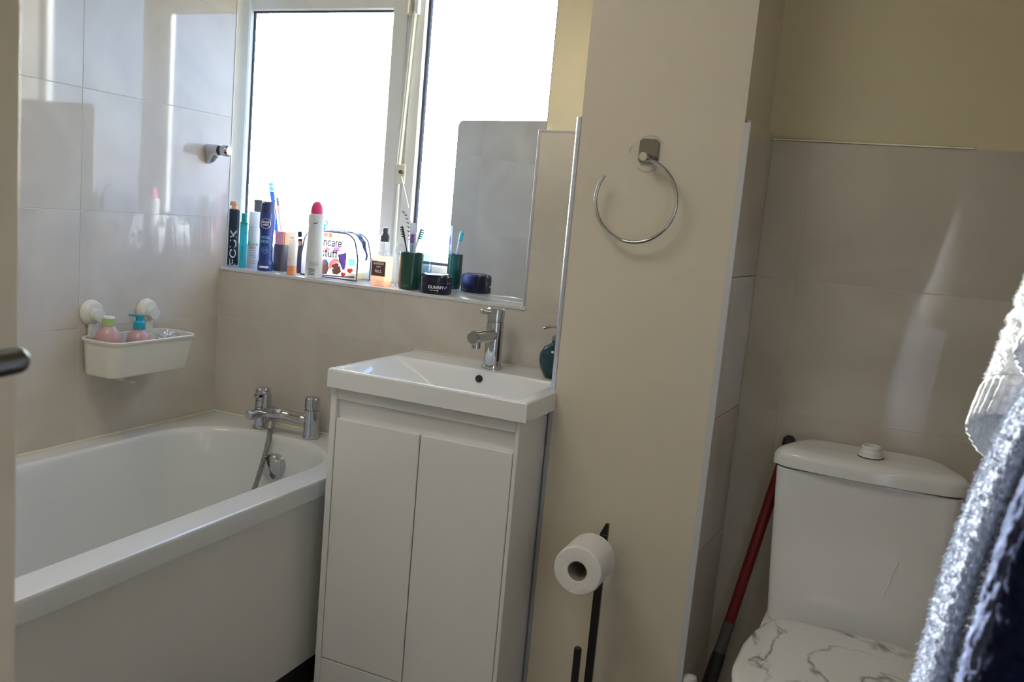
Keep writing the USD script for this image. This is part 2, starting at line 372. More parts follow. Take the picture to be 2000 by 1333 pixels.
# back wall: below, beside and above the window
wb = sthing('wall_back', 'back wall with window, beige tiles below and cream paint above', (-0.7, YB, 0))
obj('plaster', wallboxes((-2.3, 0.7, YB + TH, 2.345, 0, SILL - 0.012), (-2.3, 0.7, YB + TH, 2.345, 1.99, 2.4), (-2.3, -2.04, 2.143, 2.345, SILL - 0.012, 1.99),
    (-0.850, 0.7, YB + TH, 2.345, SILL - 0.012, 1.99)), PAINT, wb, smooth=False)
obj('outer_leaf', wallboxes((-2.5, 0.7, 2.346, 2.44, 0, SILL - 0.10), (-2.5, 0.7, 2.346, 2.44, 2.10, 2.4), (-2.5, -2.16, 2.346, 2.44, SILL - 0.10, 2.10), (-0.73, 0.7, 2.346, 2.44, SILL - 0.10, 2.10)), PAINT, wb, smooth=False)
bt = lambda u0, u1, z0, z1: bx(u0, u1, YB, YB + TH, z0, z1, 0.0005)
tiles(wb, bt, [XL, -1.287, -0.688], [0.26, 0.56, 0.86, SILL - 0.008])
tiles(wb, bt, [-0.862, -0.688], [SILL - 0.008, 1.16, 1.462])
tiles(wb, bt, [-0.289, -0.198, 0.402, XR], [0.0, 0.236, 0.541, 0.846, 1.155, TT])
obj('grout_backing', cat([bx(XL, -0.68, YB + 0.0006, YB + TH + 0.001, 0.26, SILL - 0.01), bx(-0.861, -0.68, YB + 0.0006, YB + TH + 0.001, SILL - 0.012, 1.4605),
    bx(-0.30, XR, YB + 0.0006, YB + TH + 0.001, 0, TT - 0.002)]), GROUT, wb, smooth=False)

obj('corner_grout', bx(XL, XL + 0.0022, YB - 0.0022, YB, 0.56, SILL - 0.012), GROUT, wb, smooth=False)
# pier between vanity and toilet
wp = sthing('wall_pier', 'cream painted pier between the vanity unit and the toilet', (-0.5, PY, 0))
pp = Polygon([(PX0, PY), (PX1, PY), (-0.301, YB + TH), (PX0, YB + TH)])
obj('plaster', prism(pp, 2.4), PAINTP, wp, smooth=False)
for z0, z1 in zip([0, 0.26, 0.56, 0.86, 1.16], [0.26, 0.56, 0.86, 1.16, 1.473]):
    obj('tile', bx(PX0 - 0.012, PX0, PY + 0.013, YB - 0.001, z0 + 0.001, z1 - 0.001, 0.0008), TILE, wp, smooth=False)
for z0, z1 in zip([0, 0.236, 0.541, 0.846, 1.155], [0.236, 0.541, 0.846, 1.155, TT]):
    q = Polygon([(PX1 - 0.001, PY + 0.004), (PX1 + 0.012, PY + 0.004), (-0.2885, YB - 0.001), (-0.3015, YB - 0.001)])
    m = prism(q, z1 - z0 - 0.002); m.apply_translation([0, 0, z0 + 0.001]); obj('tile', m, TILE, wp, smooth=False)
nib = prism(Polygon([(PX1, PY + 0.01), (PX1 + 0.010, PY + 0.01), (-0.2905, YB - 0.001), (-0.301, YB - 0.001)]), 0.014); nib.apply_translation([0, 0, TT])
obj('filler', nib, PAINT, wp, smooth=False)
# filler scuffs round the towel ring plate
pc = ony(1266, 300, PY)
for a0, a1, rr, w in ((0.15 * PI, 0.62 * PI, 0.036, 0.0035), (0.86 * PI, 1.03 * PI, 0.038, 0.005), (1.28 * PI, 1.72 * PI, 0.037, 0.005)):
    a = np.linspace(a0, a1, 14); w_ = w * np.sin(np.linspace(0, PI, 14)) + 0.0004
    P = [(math.cos(t) * (rr + 0.02 * (k % 3) * 0.04), math.sin(t) * rr) for k, t in enumerate(a)]
    po = [(x * (1 + q / rr), y * (1 + q / rr)) for (x, y), q in zip(P, w_)]
    obj('scuff', frame_map(prism(Polygon(P + po[::-1]).buffer(0), 0.0006), (pc[0], PY + 0.0001, pc[2]), (1, 0, 0), (0, 0, 1), (0, -1, 0)), SCUFF, wp, smooth=False)

wr = sthing('wall_right', 'right wall beside the toilet, tiled below and cream above', (XR, 0.9, 0))
obj('plaster', bx(XR, XR + 0.12, YF - 0.1, 2.44, 0, 2.4), PAINT, wr, smooth=False)
tiles(wr, lambda u0, u1, z0, z1: bx(XR - TH, XR, u0, u1, z0, z1, 0.0005), [YF, 0.317, 0.917, 1.517, YB - 0.002], [0.0, 0.236, 0.541, 0.846, 1.155, TT])

# the wall the door is in, and the passage beyond it
struct('wall_front', wallboxes((-2.1, -0.58, YF - 0.1, YF, 0, 2.4), (0.32, 0.6, YF - 0.1, YF, 0, 2.4), (-0.58, 0.32, YF - 0.1, YF, 2.02, 2.4)), PAINT, 'cream wall around the doorway behind the viewpoint')
struct('wall_hall', wallboxes((-2.3, 1.0, -1.8, -1.7, 0, 2.4), (-2.3, -2.0, -1.7, YF - 0.1, 0, 2.4), (0.9, 1.0, -1.7, YF - 0.1, 0, 2.4)), PAINT, 'cream walls of the passage beyond the doorway')
struct('trim_1', cat([bx(-0.60, -0.565, YF - 0.12, YF + 0.012, 0, 2.04, 0.003), bx(0.305, 0.34, YF - 0.12, YF + 0.012, 0, 2.04, 0.003), bx(-0.60, 0.34, YF - 0.12, YF + 0.012, 2.005, 2.04, 0.003)]), DOORP, 'painted door lining round the doorway')

# door, opened into the room, its free edge at the left of the view
de = ony(35, 700, 0.42)
DX = de[0]
dr = sthing('door_1', 'open cream door whose edge stands at the left of the view', (DX - 0.02, YF + 0.02, 0))
obj('door_leaf', bx(DX - 0.038, DX, YF + 0.03, 0.42, 0.012, 1.98, 0.0008), DOORP, dr, smooth=False)
hp = ony(50, 700, 0.372); hx = DX + 0.052
tip = onx(46, 702, hx)
hz = tip[2]
lv = np.array([[hx, tip[1] - t, hz - 0.06 * t] for t in (0.0, 0.0015, 0.004, 0.008, 0.03, 0.06, 0.10, 0.13)])
LEVM = mat('dark_steel', (0.20, 0.195, 0.185), 0.3, 1.0)
obj('door_handle', tube(lv, [0.0062, 0.0076, 0.0084, 0.0086, 0.0086, 0.0086, 0.0084, 0.008], 20), LEVM, dr, label='dark steel lever handle')
obj('handle_rose', cat([orient(lathe([(0, 0), (0.024, 0), (0.024, 0.006), (0.020, 0.009), (0, 0.009)]), (1, 0, 0), (DX, tip[1] - 0.062, hz)), tube([(DX, tip[1] - 0.062, hz - 0.003), (DX + 0.025, tip[1] - 0.062, hz - 0.003), (hx - 0.002, tip[1] - 0.062, hz - 0.004)], 0.008, 16)]), LEVM, dr)

# window
WX0, WX1 = -2.035, -0.852
wd = sthing('window_1', 'white framed window over the sill, glaring with daylight', (-1.4, YW, SILL))
def fr(x0, x1, z0, z1, y0=YW, y1=2.342, b=0.004): return bx(x0, x1, y0, y1, z0, z1, b)
G0 = -1.970; G1 = -1.332; YG = 2.332
obj('window_frame', M2T(union([fr(WX0, G0 + 0.002, SILL, 1.985), fr(G1 - 0.040, G1 + 0.001, SILL, 1.985), fr(G1 - 0.085, G1 - 0.01, SILL, 1.985, YW + 0.014), fr(WX0, WX1, 1.90, 1.985), fr(WX0, WX1, SILL - 0.002, 1.078), fr(WX1 - 0.02, WX1 + 0.01, SILL, 1.985)])), UPVC, wd, smooth=False)
# left sash, its stile and rails
st = M2T(union([fr(-1.447, -1.398, 1.04, 1.91, YW + 0.006, 2.342), fr(G0 - 0.01, -1.40, 1.814, 1.905, YW + 0.006, 2.342), fr(G0 - 0.01, -1.40, 1.04, 1.075, YW + 0.006, 2.342)]))
obj('sash', st, UPVC, wd, smooth=False)
obj('gasket', cat([fr(G0, G0 + 0.007, 1.075, 1.814, YG - 0.004, YG + 0.004, 0.001), fr(G0, -1.447, 1.809, 1.8145, YG - 0.006, YG + 0.004, 0.001)]), GASKET, wd, smooth=False)
obj('gasket', cat([fr(G1, G1 + 0.009, 1.078, 1.90, YG - 0.009, YG + 0.004, 0.001), fr(G1, -0.87, 1.077, 1.086, YG - 0.008, YG + 0.004, 0.001)]), GASKET, wd, smooth=False)
obj('pane', bx(G0, -1.446, YG, YG + 0.004, 1.07, 1.818), PANE, wd, smooth=False)
obj('pane', bx(G1, -0.86, YG, YG + 0.004, 1.076, 1.905), PANE, wd, smooth=False)
obj('reveal_lining', bx(-0.8530, -0.8498, YB + 0.013, YW, SILL + 0.001, 1.985), mat('reveal_shade', (0.32, 0.31, 0.29), 0.7), wd, smooth=False)  # added unseen lining, coloured dark to dim the reveal's reflection in the tiles
# stay bar: long beige rod, brackets, knob and thin rod
pa, pb = ony(811, 22, YW - 0.012), ony(779, 322, YW - 0.012)
obj('stay_rod', tube([pa, pa * 0.5 + pb * 0.5, pb], 0.0062, 8), BEIGE, wd)
pb2 = ony(772, 452, YW - 0.010)
obj('stay_rod', tube([ony(778, 360, YW - 0.01), ony(775, 410, YW - 0.01), pb2, ony(768, 535, YW - 0.01)], 0.0045, 8), UPVC, wd)
q = ony(803, 14, YW); obj('bracket', bx(q[0] - 0.009, q[0] + 0.005, YW - 0.022, YW + 0.004, q[2] - 0.022, q[2] + 0.022, 0.002), BEIGE, wd, smooth=False)
q = ony(818, 18, YW); obj('bracket', bx(q[0] - 0.007, q[0] + 0.007, YW - 0.016, YW + 0.004, q[2] - 0.016, q[2] + 0.03, 0.002), UPVC, wd, smooth=False)
q = ony(783, 340, YW); obj('bracket', bx(q[0] - 0.016, q[0] + 0.016, YW - 0.006, YW + 0.004, q[2] - 0.03, q[2] + 0.03, 0.002), BEIGE, wd, smooth=False)
q = ony(783, 336, YW - 0.02); obj('knob', orient(lathe([(0, 0), (0.006, 0), (0.006, 0.012), (0, 0.013)], n=16), (0, -1, 0), (q[0], YW - 0.012, q[2])), GREYP, wd)
q1, q2 = ony(784, 345, YW - 0.018), ony(798, 406, YW - 0.012)
obj('stay_pin', tube([q1, (q1 + q2) / 2, q2], 0.0022, 8), UPVC, wd)
# sill
obj('window_sill', bx(-2.035, -0.862, YB + 0.002, YW + 0.004, SILL - 0.010, SILL, 0.001), SILLM, wd, smooth=False)
obj('sill_trim', bx(XL + 0.001, -0.858, YB - 0.003, YB + 0.006, SILL - 0.0095, SILL + 0.0005, 0.0015), TRIMW, wd, smooth=False)

# added fill lights at the ceiling: one over the room, one in the passage
ROOM_FILLM = usdkit.material(stage, '/World/Looks/room_fill_glow', {'e': ('emission', {'color': (1.0, 0.98, 0.93), 'strength': ROOM_FILL})}, surface='e.emission')
HALL_FILLM = usdkit.material(stage, '/World/Looks/hall_fill_glow', {'e': ('emission', {'color': (1.0, 0.95, 0.86), 'strength': HALL_FILL})}, surface='e.emission')
for nm_, lx, ly, lr, em_, lb_ in (('ceiling_lamp', -1.15, 0.66, 0.42, ROOM_FILLM, 'wide flat round fill light added over the bathroom floor'), ('ceiling_lamp', -0.1, -1.05, 0.14, HALL_FILLM, 'small round fill light added in the unseen passage')):
    lt_ = thing(nm_, lb_, 'fill_light', (lx, ly, 2.34))
    obj('lamp_base', lathe([(0, 2.375), (lr + 0.01, 2.375), (lr + 0.01, 2.3995), (0, 2.3995)], (lx, ly, 0), 48), UPVC, lt_)
    obj('diffuser', lathe([(0, 2.335), (lr * 0.5, 2.338), (lr * 0.85, 2.35), (lr, 2.3745), (0, 2.3746)], (lx, ly, 0), 48), em_, lt_)

# tile trims
qt = [(PX0 + 0.0145 * math.cos(t), PY + 0.0125 + 0.0145 * math.sin(t)) for t in np.linspace(PI, 1.5 * PI, 9)]
struct('trim_2', prism(Polygon(qt + [(PX0, PY + 0.0125)]), 1.473), TRIML, 'rounded satin tile trim down the left edge of the pier', smooth=40)
struct('trim_3', bx(PX1 - 0.0005, PX1 + 0.0135, PY - 0.002, PY + 0.004, 0, 1.475, 0.001), TRIMW, 'white tile trim down the right edge of the pier')
struct('trim_4', cat([bx(-0.868, -0.861, YB - 0.002, YB + 0.012, SILL - 0.012, 1.462, 0.0008), bx(-0.868, -0.688, YB - 0.002, YB + 0.010, 1.460, 1.465, 0.0008)]), TRIML, 'thin metal trim around the tiles right of the window')
struct('trim_5', bx(-0.287, 0.127, YB - 0.003, YB + 0.010, TT - 0.001, TT + 0.0035, 0.0008), CHROME, 'thin metal strip along the tile top behind the toilet')
struct('trim_6', bx(XL - TH - 0.002, XL + 0.002, 2.1405, 2.1455, SILL, 2.38, 0.0008), TRIMW, 'white trim where the left tiles meet the window recess')
struct('trim_7', cat([tube([(XL + 0.003, 0.42, 0.5615), (XL + 0.003, 1.3, 0.5615), (XL + 0.003, YB - 0.004, 0.5615)], 0.0045, 8), tube([(XL, YB - 0.003, 0.5615), (-1.5, YB - 0.003, 0.5615), (-1.214, YB - 0.003, 0.5615)], 0.0045, 8)]), SEAL, 'yellowed sealant bead between bath rim and tiles', smooth=30)
struct('trim_8', cat([tube([(-1.18, YB - 0.002, 0.852), (-0.9, YB - 0.002, 0.852), (-0.69, YB - 0.002, 0.852)], 0.003, 8)]), TRIMW, 'white sealant bead behind the washbasin', smooth=30)

# ================================================================== BATH
bath = thing('bathtub', 'white bathtub with plain side panel against the left wall', 'bathtub', (-1.545, 1.27, 0))
BX0, BX1, BY0, BY1 = XL + 0.001, -1.213, 0.417, YB - 0.001
def bring(x0, x1, y0, y1, r, z): return ring(rrect(x0, x1, y0, y1, r, 14), z)
rings = [bring(BX0, BX1 - 0.012, BY0, BY1, 0.02, 0.515), bring(BX0, BX1, BY0, BY1, 0.025, 0.515), bring(BX0, BX1, BY0, BY1, 0.025, 0.552), bring(BX0, BX1 - 0.002, BY0, BY1, 0.025, 0.5575),
         bring(BX0 + 0.003, BX1 - 0.007, BY0 + 0.003, BY1 - 0.003, 0.022, 0.56)]
IX0, IX1, IY0, IY1 = XL + 0.064, -1.291, 0.50, 2.018
for k, (ins, z, rr) in enumerate([(-0.006, 0.5600, 0.205), (0.0, 0.5585, 0.20), (0.005, 0.553, 0.198), (0.009, 0.54, 0.195), (0.022, 0.46, 0.185), (0.036, 0.36, 0.17), (0.055, 0.27, 0.15), (0.085, 0.215, 0.13), (0.13, 0.19, 0.10), (0.20, 0.182, 0.06)]):
    e = 1.0 + 2.2 * max(0, (0.54 - z)) / 0.36 
    rings.append(bring(IX0 + ins, IX1 - ins, IY0 + ins * e, IY1 - ins * 1.15, rr, z))
obj('tub', loft(rings, False, True), ACRYL, bath, smooth=40)
obj('bath_panel', bx(BX1 - 0.035, BX1 - 0.015, BY0 + 0.003, BY1 - 0.002, 0.075, 0.522, 0.002), PANELW, bath, smooth=False)
obj('plinth', bx(BX1 - 0.05, BX1 - 0.022, BY0 + 0.003, BY1 - 0.002, 0.0, 0.076), DARK, bath, smooth=False)
oc = ony(535, 912, 1.992)
oc[1] = 1.9935
obj('overflow_cover', orient(lathe([(0, 0.018), (0.030, 0.018), (0.036, 0.014), (0.038, 0.006), (0.038, -0.02), (0, -0.02)], n=40), (0, -1, 0.06), oc), CHROME, bath, label='round chrome overflow cover with raised segment')
seg = prism(Point(0, 0).buffer(0.034, 24).intersection(sbox(0.006, -0.05, 0.05, 0.05)), 0.010)
obj('overflow_grip', frame_map(seg, oc + np.array([0, -0.017, 0.001]), (1, 0, 0), (0, 0, 1), (0, -1, 0)), CHROME, bath, smooth=30)

# bath tap
t1, t2 = onz(507, 836, 0.56), onz(600, 858, 0.56)
t1[1] = t2[1] = (t1[1] + t2[1]) / 2 + 0.012
tap = thing('bath_mixer_tap', 'chrome bath shower mixer with two pillars and hose', 'tap', ((t1[0] + t2[0]) / 2, t1[1], 0.56))
RP = 0.0215
def pillar(c): return lathe([(0, 0.561), (RP + 0.002, 0.561), (RP + 0.002, 0.566), (RP, 0.568), (RP, 0.643), (0, 0.643)], (c[0], c[1], 0), 36)
def phandle(c): return lathe([(0, 0.6435), (RP - 0.0025, 0.6435), (RP - 0.0025, 0.6465), (RP, 0.6475), (RP, 0.676), (RP - 0.003, 0.680), (0, 0.6805)], (c[0], c[1], 0), 36)
for c in (t1, t2):
    obj('pillar', pillar(c), CHROME, tap)
    obj('tap_handle', phandle(c), CHROME, tap)
zb = 0.617
br = smoothpath([(t1[0], t1[1] - 0.004, zb), (t1[0] + 0.05, t1[1] - 0.026, zb + 0.0), (t1[0] * 0.45 + t2[0] * 0.55, t1[1] - 0.034, zb + 0.006), (t2[0] - 0.05, t2[1] - 0.02, zb), (t2[0], t2[1] - 0.002, zb - 0.002)], 30)
obj('bridge', tube(br, np.linspace(0.0185, 0.0155, 30), 20), CHROME, tap)
mid = (t1 * 0.5 + t2 * 0.5)
kc = np.array([t1[0] + 0.004, t1[1] - 0.018, zb - 0.008])
obj('diverter', orient(lathe([(0, 0), (0.015, 0), (0.016, 0.004), (0.016, 0.036), (0.0135, 0.040), (0, 0.0405)], n=30), (-0.25, -1, -0.1), kc), CHROME, tap)
obj('lever', orient(lathe([(0, 0), (0.009, 0), (0.009, 0.016), (0.007, 0.019), (0, 0.0195)], n=24), (0, -1, 0.0), (t1[0] + 0.006, t1[1] - 0.019, 0.662)), CHROME, tap)
obj('shank', rbox(t1[0] + 0.022, t1[0] + 0.036, t1[1] - 0.030, t1[1] - 0.002, 0.622, 0.668, 0.005), CHROME, tap)
ho = ony(528, 832, t1[1] - 0.035)
obj('hose_nut', orient(lathe([(0, 0), (0.011, 0), (0.012, 0.004), (0.012, 0.022), (0, 0.022)], n=12), (0.05, -0.25, -1), ho + np.array([0, 0.002, 0.014])), CHROME, tap, smooth=20)
he = onz(494, 962, 0.40)
hpts = smoothpath([ho, ony(527, 846, ho[1] - 0.004), ony(522, 872, 1.985), ony(513, 905, 1.962), ony(503, 938, 1.935), ony(491, 972, 1.90), ony(474, 1020, 1.85)], 420)
hr = 0.0068 + 0.0012 * np.sin(np.linspace(0, 2 * PI * 52, 420))
obj('shower_hose', tube(hpts, hr, 12), DCHROME, tap, smooth=60, label='ribbed steel shower hose')

# ================================================================== VANITY AND BASIN
CX0, CX1, CYF = -1.181, -0.690, 1.730
van = thing('vanity_cabinet', 'white gloss two-door vanity cabinet under the washbasin', 'cabinet', ((CX0 + CX1) / 2, 1.92, 0))
obj('side_panel', bx(CX0, CX0 + 0.0165, CYF, YB - 0.004, 0, 0.806, 0.001), CABW, van, smooth=False)
obj('side_panel', bx(CX1 - 0.0095, CX1, CYF, YB - 0.004, 0, 0.806, 0.001), CABW, van, smooth=False)
obj('top_rail', bx(CX0 + 0.0168, CX1 - 0.0097, CYF, CYF + 0.018, 0.776, 0.806, 0.001), CABW, van, smooth=False)
gr = Polygon([(CYF + 0.022, 0.70), (CYF + 0.006, 0.776), (CYF + 0.05, 0.776), (CYF + 0.05, 0.70)])
obj('finger_groove', frame_map(prism(gr, CX1 - CX0 - 0.027), (CX0 + 0.0168, 0, 0), (0, 1, 0), (0, 0, 1), (1, 0, 0)), CABW, van, smooth=False)
for x0, x1 in ((CX0 + 0.0185, -0.9345), (-0.9315, CX1 - 0.0115)):
    obj('door', bx(x0, x1, CYF, CYF + 0.018, 0.119, 0.729, 0.0015), CABW, van, smooth=False)
obj('plinth', bx(CX0 + 0.0168, CX1 - 0.0097, CYF + 0.001, CYF + 0.02, 0.0, 0.1165, 0.001), CABW, van, smooth=False)
obj('carcass', bx(CX0 + 0.0168, CX1 - 0.0097, CYF + 0.021, YB - 0.01, 0.02, 0.70), DARK, van, smooth=False)

SX0, SX1, SY0, SY1, SZ = -1.181, -0.670, 1.711, YB - 0.001, 0.851
bas = thing('washbasin', 'rectangular white ceramic washbasin on top of the vanity cabinet', 'washbasin', ((SX0 + SX1) / 2, 1.92, 0.806))
nx, ny = 230, 190
gx, gy = np.meshgrid(np.linspace(SX0, SX1, nx), np.linspace(SY0, SY1, ny), indexing='ij')
def ss(t): t = np.clip(t, 0, 1); return t * t * (3 - 2 * t)
ox0, ox1, oy0, oy1 = SX0 + 0.018, SX1 - 0.03, SY0 + 0.020, 1.990
dl, drr, df, db = (gx - ox0) / 0.20, (ox1 - gx) / 0.055, (gy - oy0) / 0.03, (oy1 - gy) / 0.022
lin = lambda t: np.clip(t, 0, 1)
dep = 0.10 * np.minimum(np.minimum(lin(dl), ss(drr)), np.minimum(ss(df), ss(db)))
dep = np.minimum(dep, 0.083)
from scipy.ndimage import gaussian_filter
dep = gaussian_filter(dep, 1.7)
edge = np.minimum(np.minimum(gx - SX0, SX1 - gx), gy - SY0)
zt = SZ - dep - 0.004 * (1 - np.clip(edge / 0.004, 0, 1)) ** 2
V = np.stack([gx, gy, zt], -1).reshape(-1, 3); idx = np.arange(nx * ny).reshape(nx, ny)
A, B, C_, D = idx[:-1, :-1].ravel(), idx[1:, :-1].ravel(), idx[1:, 1:].ravel(), idx[:-1, 1:].ravel()
top = trimesh.Trimesh(V, np.vstack([np.c_[A, B, C_], np.c_[A, C_, D]]), process=False)
loop = np.r_[idx[:, 0], idx[-1, 1:], idx[-2::-1, -1], idx[0, -2:0:-1]]
zb_ = 0.8062
sv = np.vstack([V[loop], np.c_[V[loop][:, :2], np.full(len(loop), zb_)]]); n_ = len(loop); sf = []
for j in range(n_):
    k = (j + 1) % n_; sf += [[j, n_ + j, n_ + k], [j, n_ + k, k]]
side = trimesh.Trimesh(sv, sf, process=False)
under = bx(SX0 + 0.03, SX1 - 0.03, SY0 + 0.03, SY1, 0.70, 0.71)
obj('basin_body', cat([top, side]), CERAM, bas, smooth=40)
ovp = ony(936, 740, 1.984)
obj('overflow_hole', orient(lathe([(0, 0.004), (0.0085, 0.004), (0.0095, 0.0), (0.0095, -0.012), (0, -0.012)], n=24), (0, -1, 0.25), ovp + np.array([0, -0.002, 0])), DARK, bas, label='dark overflow hole')

bt0 = onz(960, 719, 0.851)
btap = thing('basin_mixer_tap', 'chrome cylinder mixer tap standing at the back of the washbasin', 'tap', (bt0[0], bt0[1], 0.851))
RB = 0.0225
obj('tap_body', lathe([(0, 0.8512), (RB + 0.006, 0.8512), (RB + 0.006, 0.856), (RB + 0.001, 0.8615), (RB, 0.864), (RB, 0.972), (0, 0.972)], (bt0[0], bt0[1], 0), 40), CHROME, btap)
obj('tap_cap', lathe([(0, 0.9725), (RB - 0.0025, 0.9725), (RB - 0.0025, 0.9755), (RB, 0.9765), (RB, 1.004), (RB - 0.003, 1.007), (0, 1.0075)], (bt0[0], bt0[1], 0), 40), CHROME, btap)
sp = np.array([bt0[0], bt0[1] - 0.010, 0.938])
obj('spout', orient(lathe([(0, 0), (0.0155, 0), (0.0155, 0.098), (0.0175, 0.099), (0.0175, 0.108), (0.0155, 0.110), (0, 0.110)], n=32), (-0.03, -1, 0.02), sp), CHROME, btap)
obj('aerator', lathe([(0, 0.912), (0.011, 0.912), (0.011, 0.935), (0, 0.935)], (sp[0] - 0.003, sp[1] - 0.088, 0), 24), CHROME, btap)
obj('lever_pin', orient(lathe([(0, 0), (0.0045, 0), (0.0045, 0.05), (0.0065, 0.052), (0.0065, 0.060), (0.004, 0.063), (0, 0.063)], n=16), (-0.08, -1, 0.10), (bt0[0] - 0.001, bt0[1] - 0.014, 0.995)), CHROME, btap)

sd = np.array([-0.737, 2.045, 0.851])
soap = thing('soap_dispenser', 'dark teal round ceramic soap dispenser on the washbasin corner', 'soap dispenser', sd)
obj('dispenser_bottle', lathe([(0, 0.8515), (0.022, 0.8515), (0.026, 0.854), (0.036, 0.872), (0.0415, 0.893), (0.040, 0.912), (0.031, 0.928), (0.018, 0.936), (0.013, 0.940), (0.013, 0.946), (0, 0.946)], (sd[0], sd[1], 0), 44), TEALG, soap, smooth=60)
obj('pump_collar', lathe([(0, 0.946), (0.013, 0.946), (0.013, 0.955), (0.006, 0.958), (0.005, 0.974), (0, 0.974)], (sd[0], sd[1], 0), 24), DCHROME, soap)
spo = ony(1062, 640, 2.03)
obj('pump_spout', tube(smoothpath([(sd[0] + 0.008, sd[1], 0.978), (sd[0] - 0.006, sd[1] - 0.001, 0.979), (spo[0] + 0.008, 2.034, spo[2] + 0.0015), (spo[0], 2.03, spo[2] - 0.002)], 16), 0.0035, 10), DCHROME, soap)

# ================================================================== MIRROR ON THE SILL
mn = np.array([0.223, 0.975, 0.0]); mn /= np.linalg.norm(mn)
mr = np.array([mn[1], -mn[0], 0.0])
mo = np.array([-1.173, 0, 0]); mo[1] = 2.253 - mn[0] / mn[1] * (mo[0] + 1.134); mo[2] = SILL + 0.0005
wM = 0.318; hM = ony(960, 236, 2.235)[2] - SILL
mp = Polygon(rrect(0, wM, 0, hM, 0.018, 8))
mir = thing('mirror', 'frameless grey mirror leaning in the right corner of the window sill', 'mirror', mo)
obj('mirror_glass', frame_map(prism(mp, 0.0006), mo + mn * 0.0006, mr, (0, 0, 1), -mn), MIRR, mir, smooth=False)
obj('mirror_back', frame_map(prism(mp, 0.004), mo + mn * 0.0048, mr, (0, 0, 1), -mn), MIRE, mir, smooth=False)

# ================================================================== SHOWER HEAD HOLDER ON LEFT WALL
sh = onx(398, 298, XL)
shh = thing('shower_holder', 'small chrome shower head holder on the left tiles by the window', 'shower holder', (XL, sh[1], sh[2]))
c0 = onx(412, 296, XL)
def drop(r, low, x, n=48):
    q = Point(0, 0).buffer(r, 16).union(Point(0, -low).buffer(r * 0.62, 16)).convex_hull; e = q.exterior
    return ring(np.array([e.interpolate(t * e.length).coords[0] for t in np.linspace(0, 1, n + 1)[:-1]]), x)
rr_ = [drop(0.0165, 0.030, 0.0), drop(0.0165, 0.030, 0.010), drop(0.0165, 0.024, 0.022), drop(0.0165, 0.012, 0.032), drop(0.0165, 0.003, 0.040), drop(0.0165, 0.0005, 0.046)]
hc_ = onx(411, 293, XL + 0.01)
hc_[0] = XL + 0.0003
obj('holder_body', frame_map(loft(rr_), hc_, (0, 1, 0), (0, 0, 1), (1, 0, 0)), CHROME, shh, smooth=45)
obj('holder_groove', orient(lathe([(0, 0), (0.0145, 0), (0.0145, 0.010), (0, 0.010)], n=32), (1, 0, 0), hc_ + np.array([0.0462, 0, 0])), BLACK, shh)
obj('holder_ring', orient(lathe([(0, 0), (0.0155, 0), (0.0165, 0.003), (0.0165, 0.018), (0.012, 0.0235), (0, 0.024)], n=32), (1, 0.0, 0), hc_ + np.array([0.0564, 0, 0])), CHROME, shh)

# ================================================================== BATH CADDY AND ITS CONTENTS
KZ = 0.745
cad = thing('bath_caddy', 'cream plastic suction caddy basket stuck on the left wall tiles', 'caddy', (XL, 1.745, KZ))
def kring(x0, x1, y0, y1, r, z): return ring(rrect(x0, x1, y0, y1, r, 8), z)
kx0, kx1, ky0, ky1 = XL + 0.012, XL + 0.140, 1.597, 1.882
T = 0.0022
oz = [(0.010, KZ, 0.02), (0.005, KZ + 0.006, 0.03), (0.0, KZ + 0.09, 0.035)]
ro = [kring(kx0 + i * 0.5, kx1 - i * 2.2, ky0 + i * 1.5, ky1 - i * 2.5, r_, z) for i, z, r_ in oz]
rim = [kring(kx0 - 0.004, kx1 + 0.004, ky0 - 0.004, ky1 + 0.004, 0.038, KZ + 0.0905), kring(kx0 - 0.005, kx1 + 0.005, ky0 - 0.005, ky1 + 0.005, 0.039, KZ + 0.095), kring(kx0 - 0.003, kx1 + 0.003, ky0 - 0.003, ky1 + 0.003, 0.037, KZ + 0.0975), kring(kx0 + T, kx1 - T, ky0 + T, ky1 - T, 0.033, KZ + 0.0965)]
ri = [kring(kx0 + T + i * 0.5, kx1 - T - i * 2.2, ky0 + T + i * 1.5, ky1 - T - i * 2.5, r_, z + 0.002) for i, z, r_ in oz[::-1]]
obj('basket', loft([np.tile(ro[0].mean(0), (36, 1))] + ro + rim + ri + [np.tile(ri[-1].mean(0), (36, 1))], False, False), CADDY, cad, smooth=40)
for px, py in ((179, 611), (287, 607)):
    p = onx(px, py, XL + 0.006)
    s = obj('suction_cup', orient(lathe([(0, 0), (0.033, 0), (0.034, 0.003), (0.031, 0.012), (0.026, 0.018), (0, 0.019)], n=40), (1, 0, 0), (XL + 0.0003, p[1], p[2])), CADDY, cad)
    obj('suction_knob', orient(lathe([(0, 0), (0.0175, 0), (0.0175, 0.014), (0.0165, 0.017), (0, 0.0175)], n=36), (1, 0, 0.0), (XL + 0.0195, p[1] + 0.001, p[2] - 0.005)), CADDYG, cad)
    obj('suction_stem', bx(XL + 0.004, XL + 0.016, p[1] - 0.012, p[1] + 0.016, KZ + 0.088, p[2] - 0.02, 0.003), CADDY, cad, smooth=False)

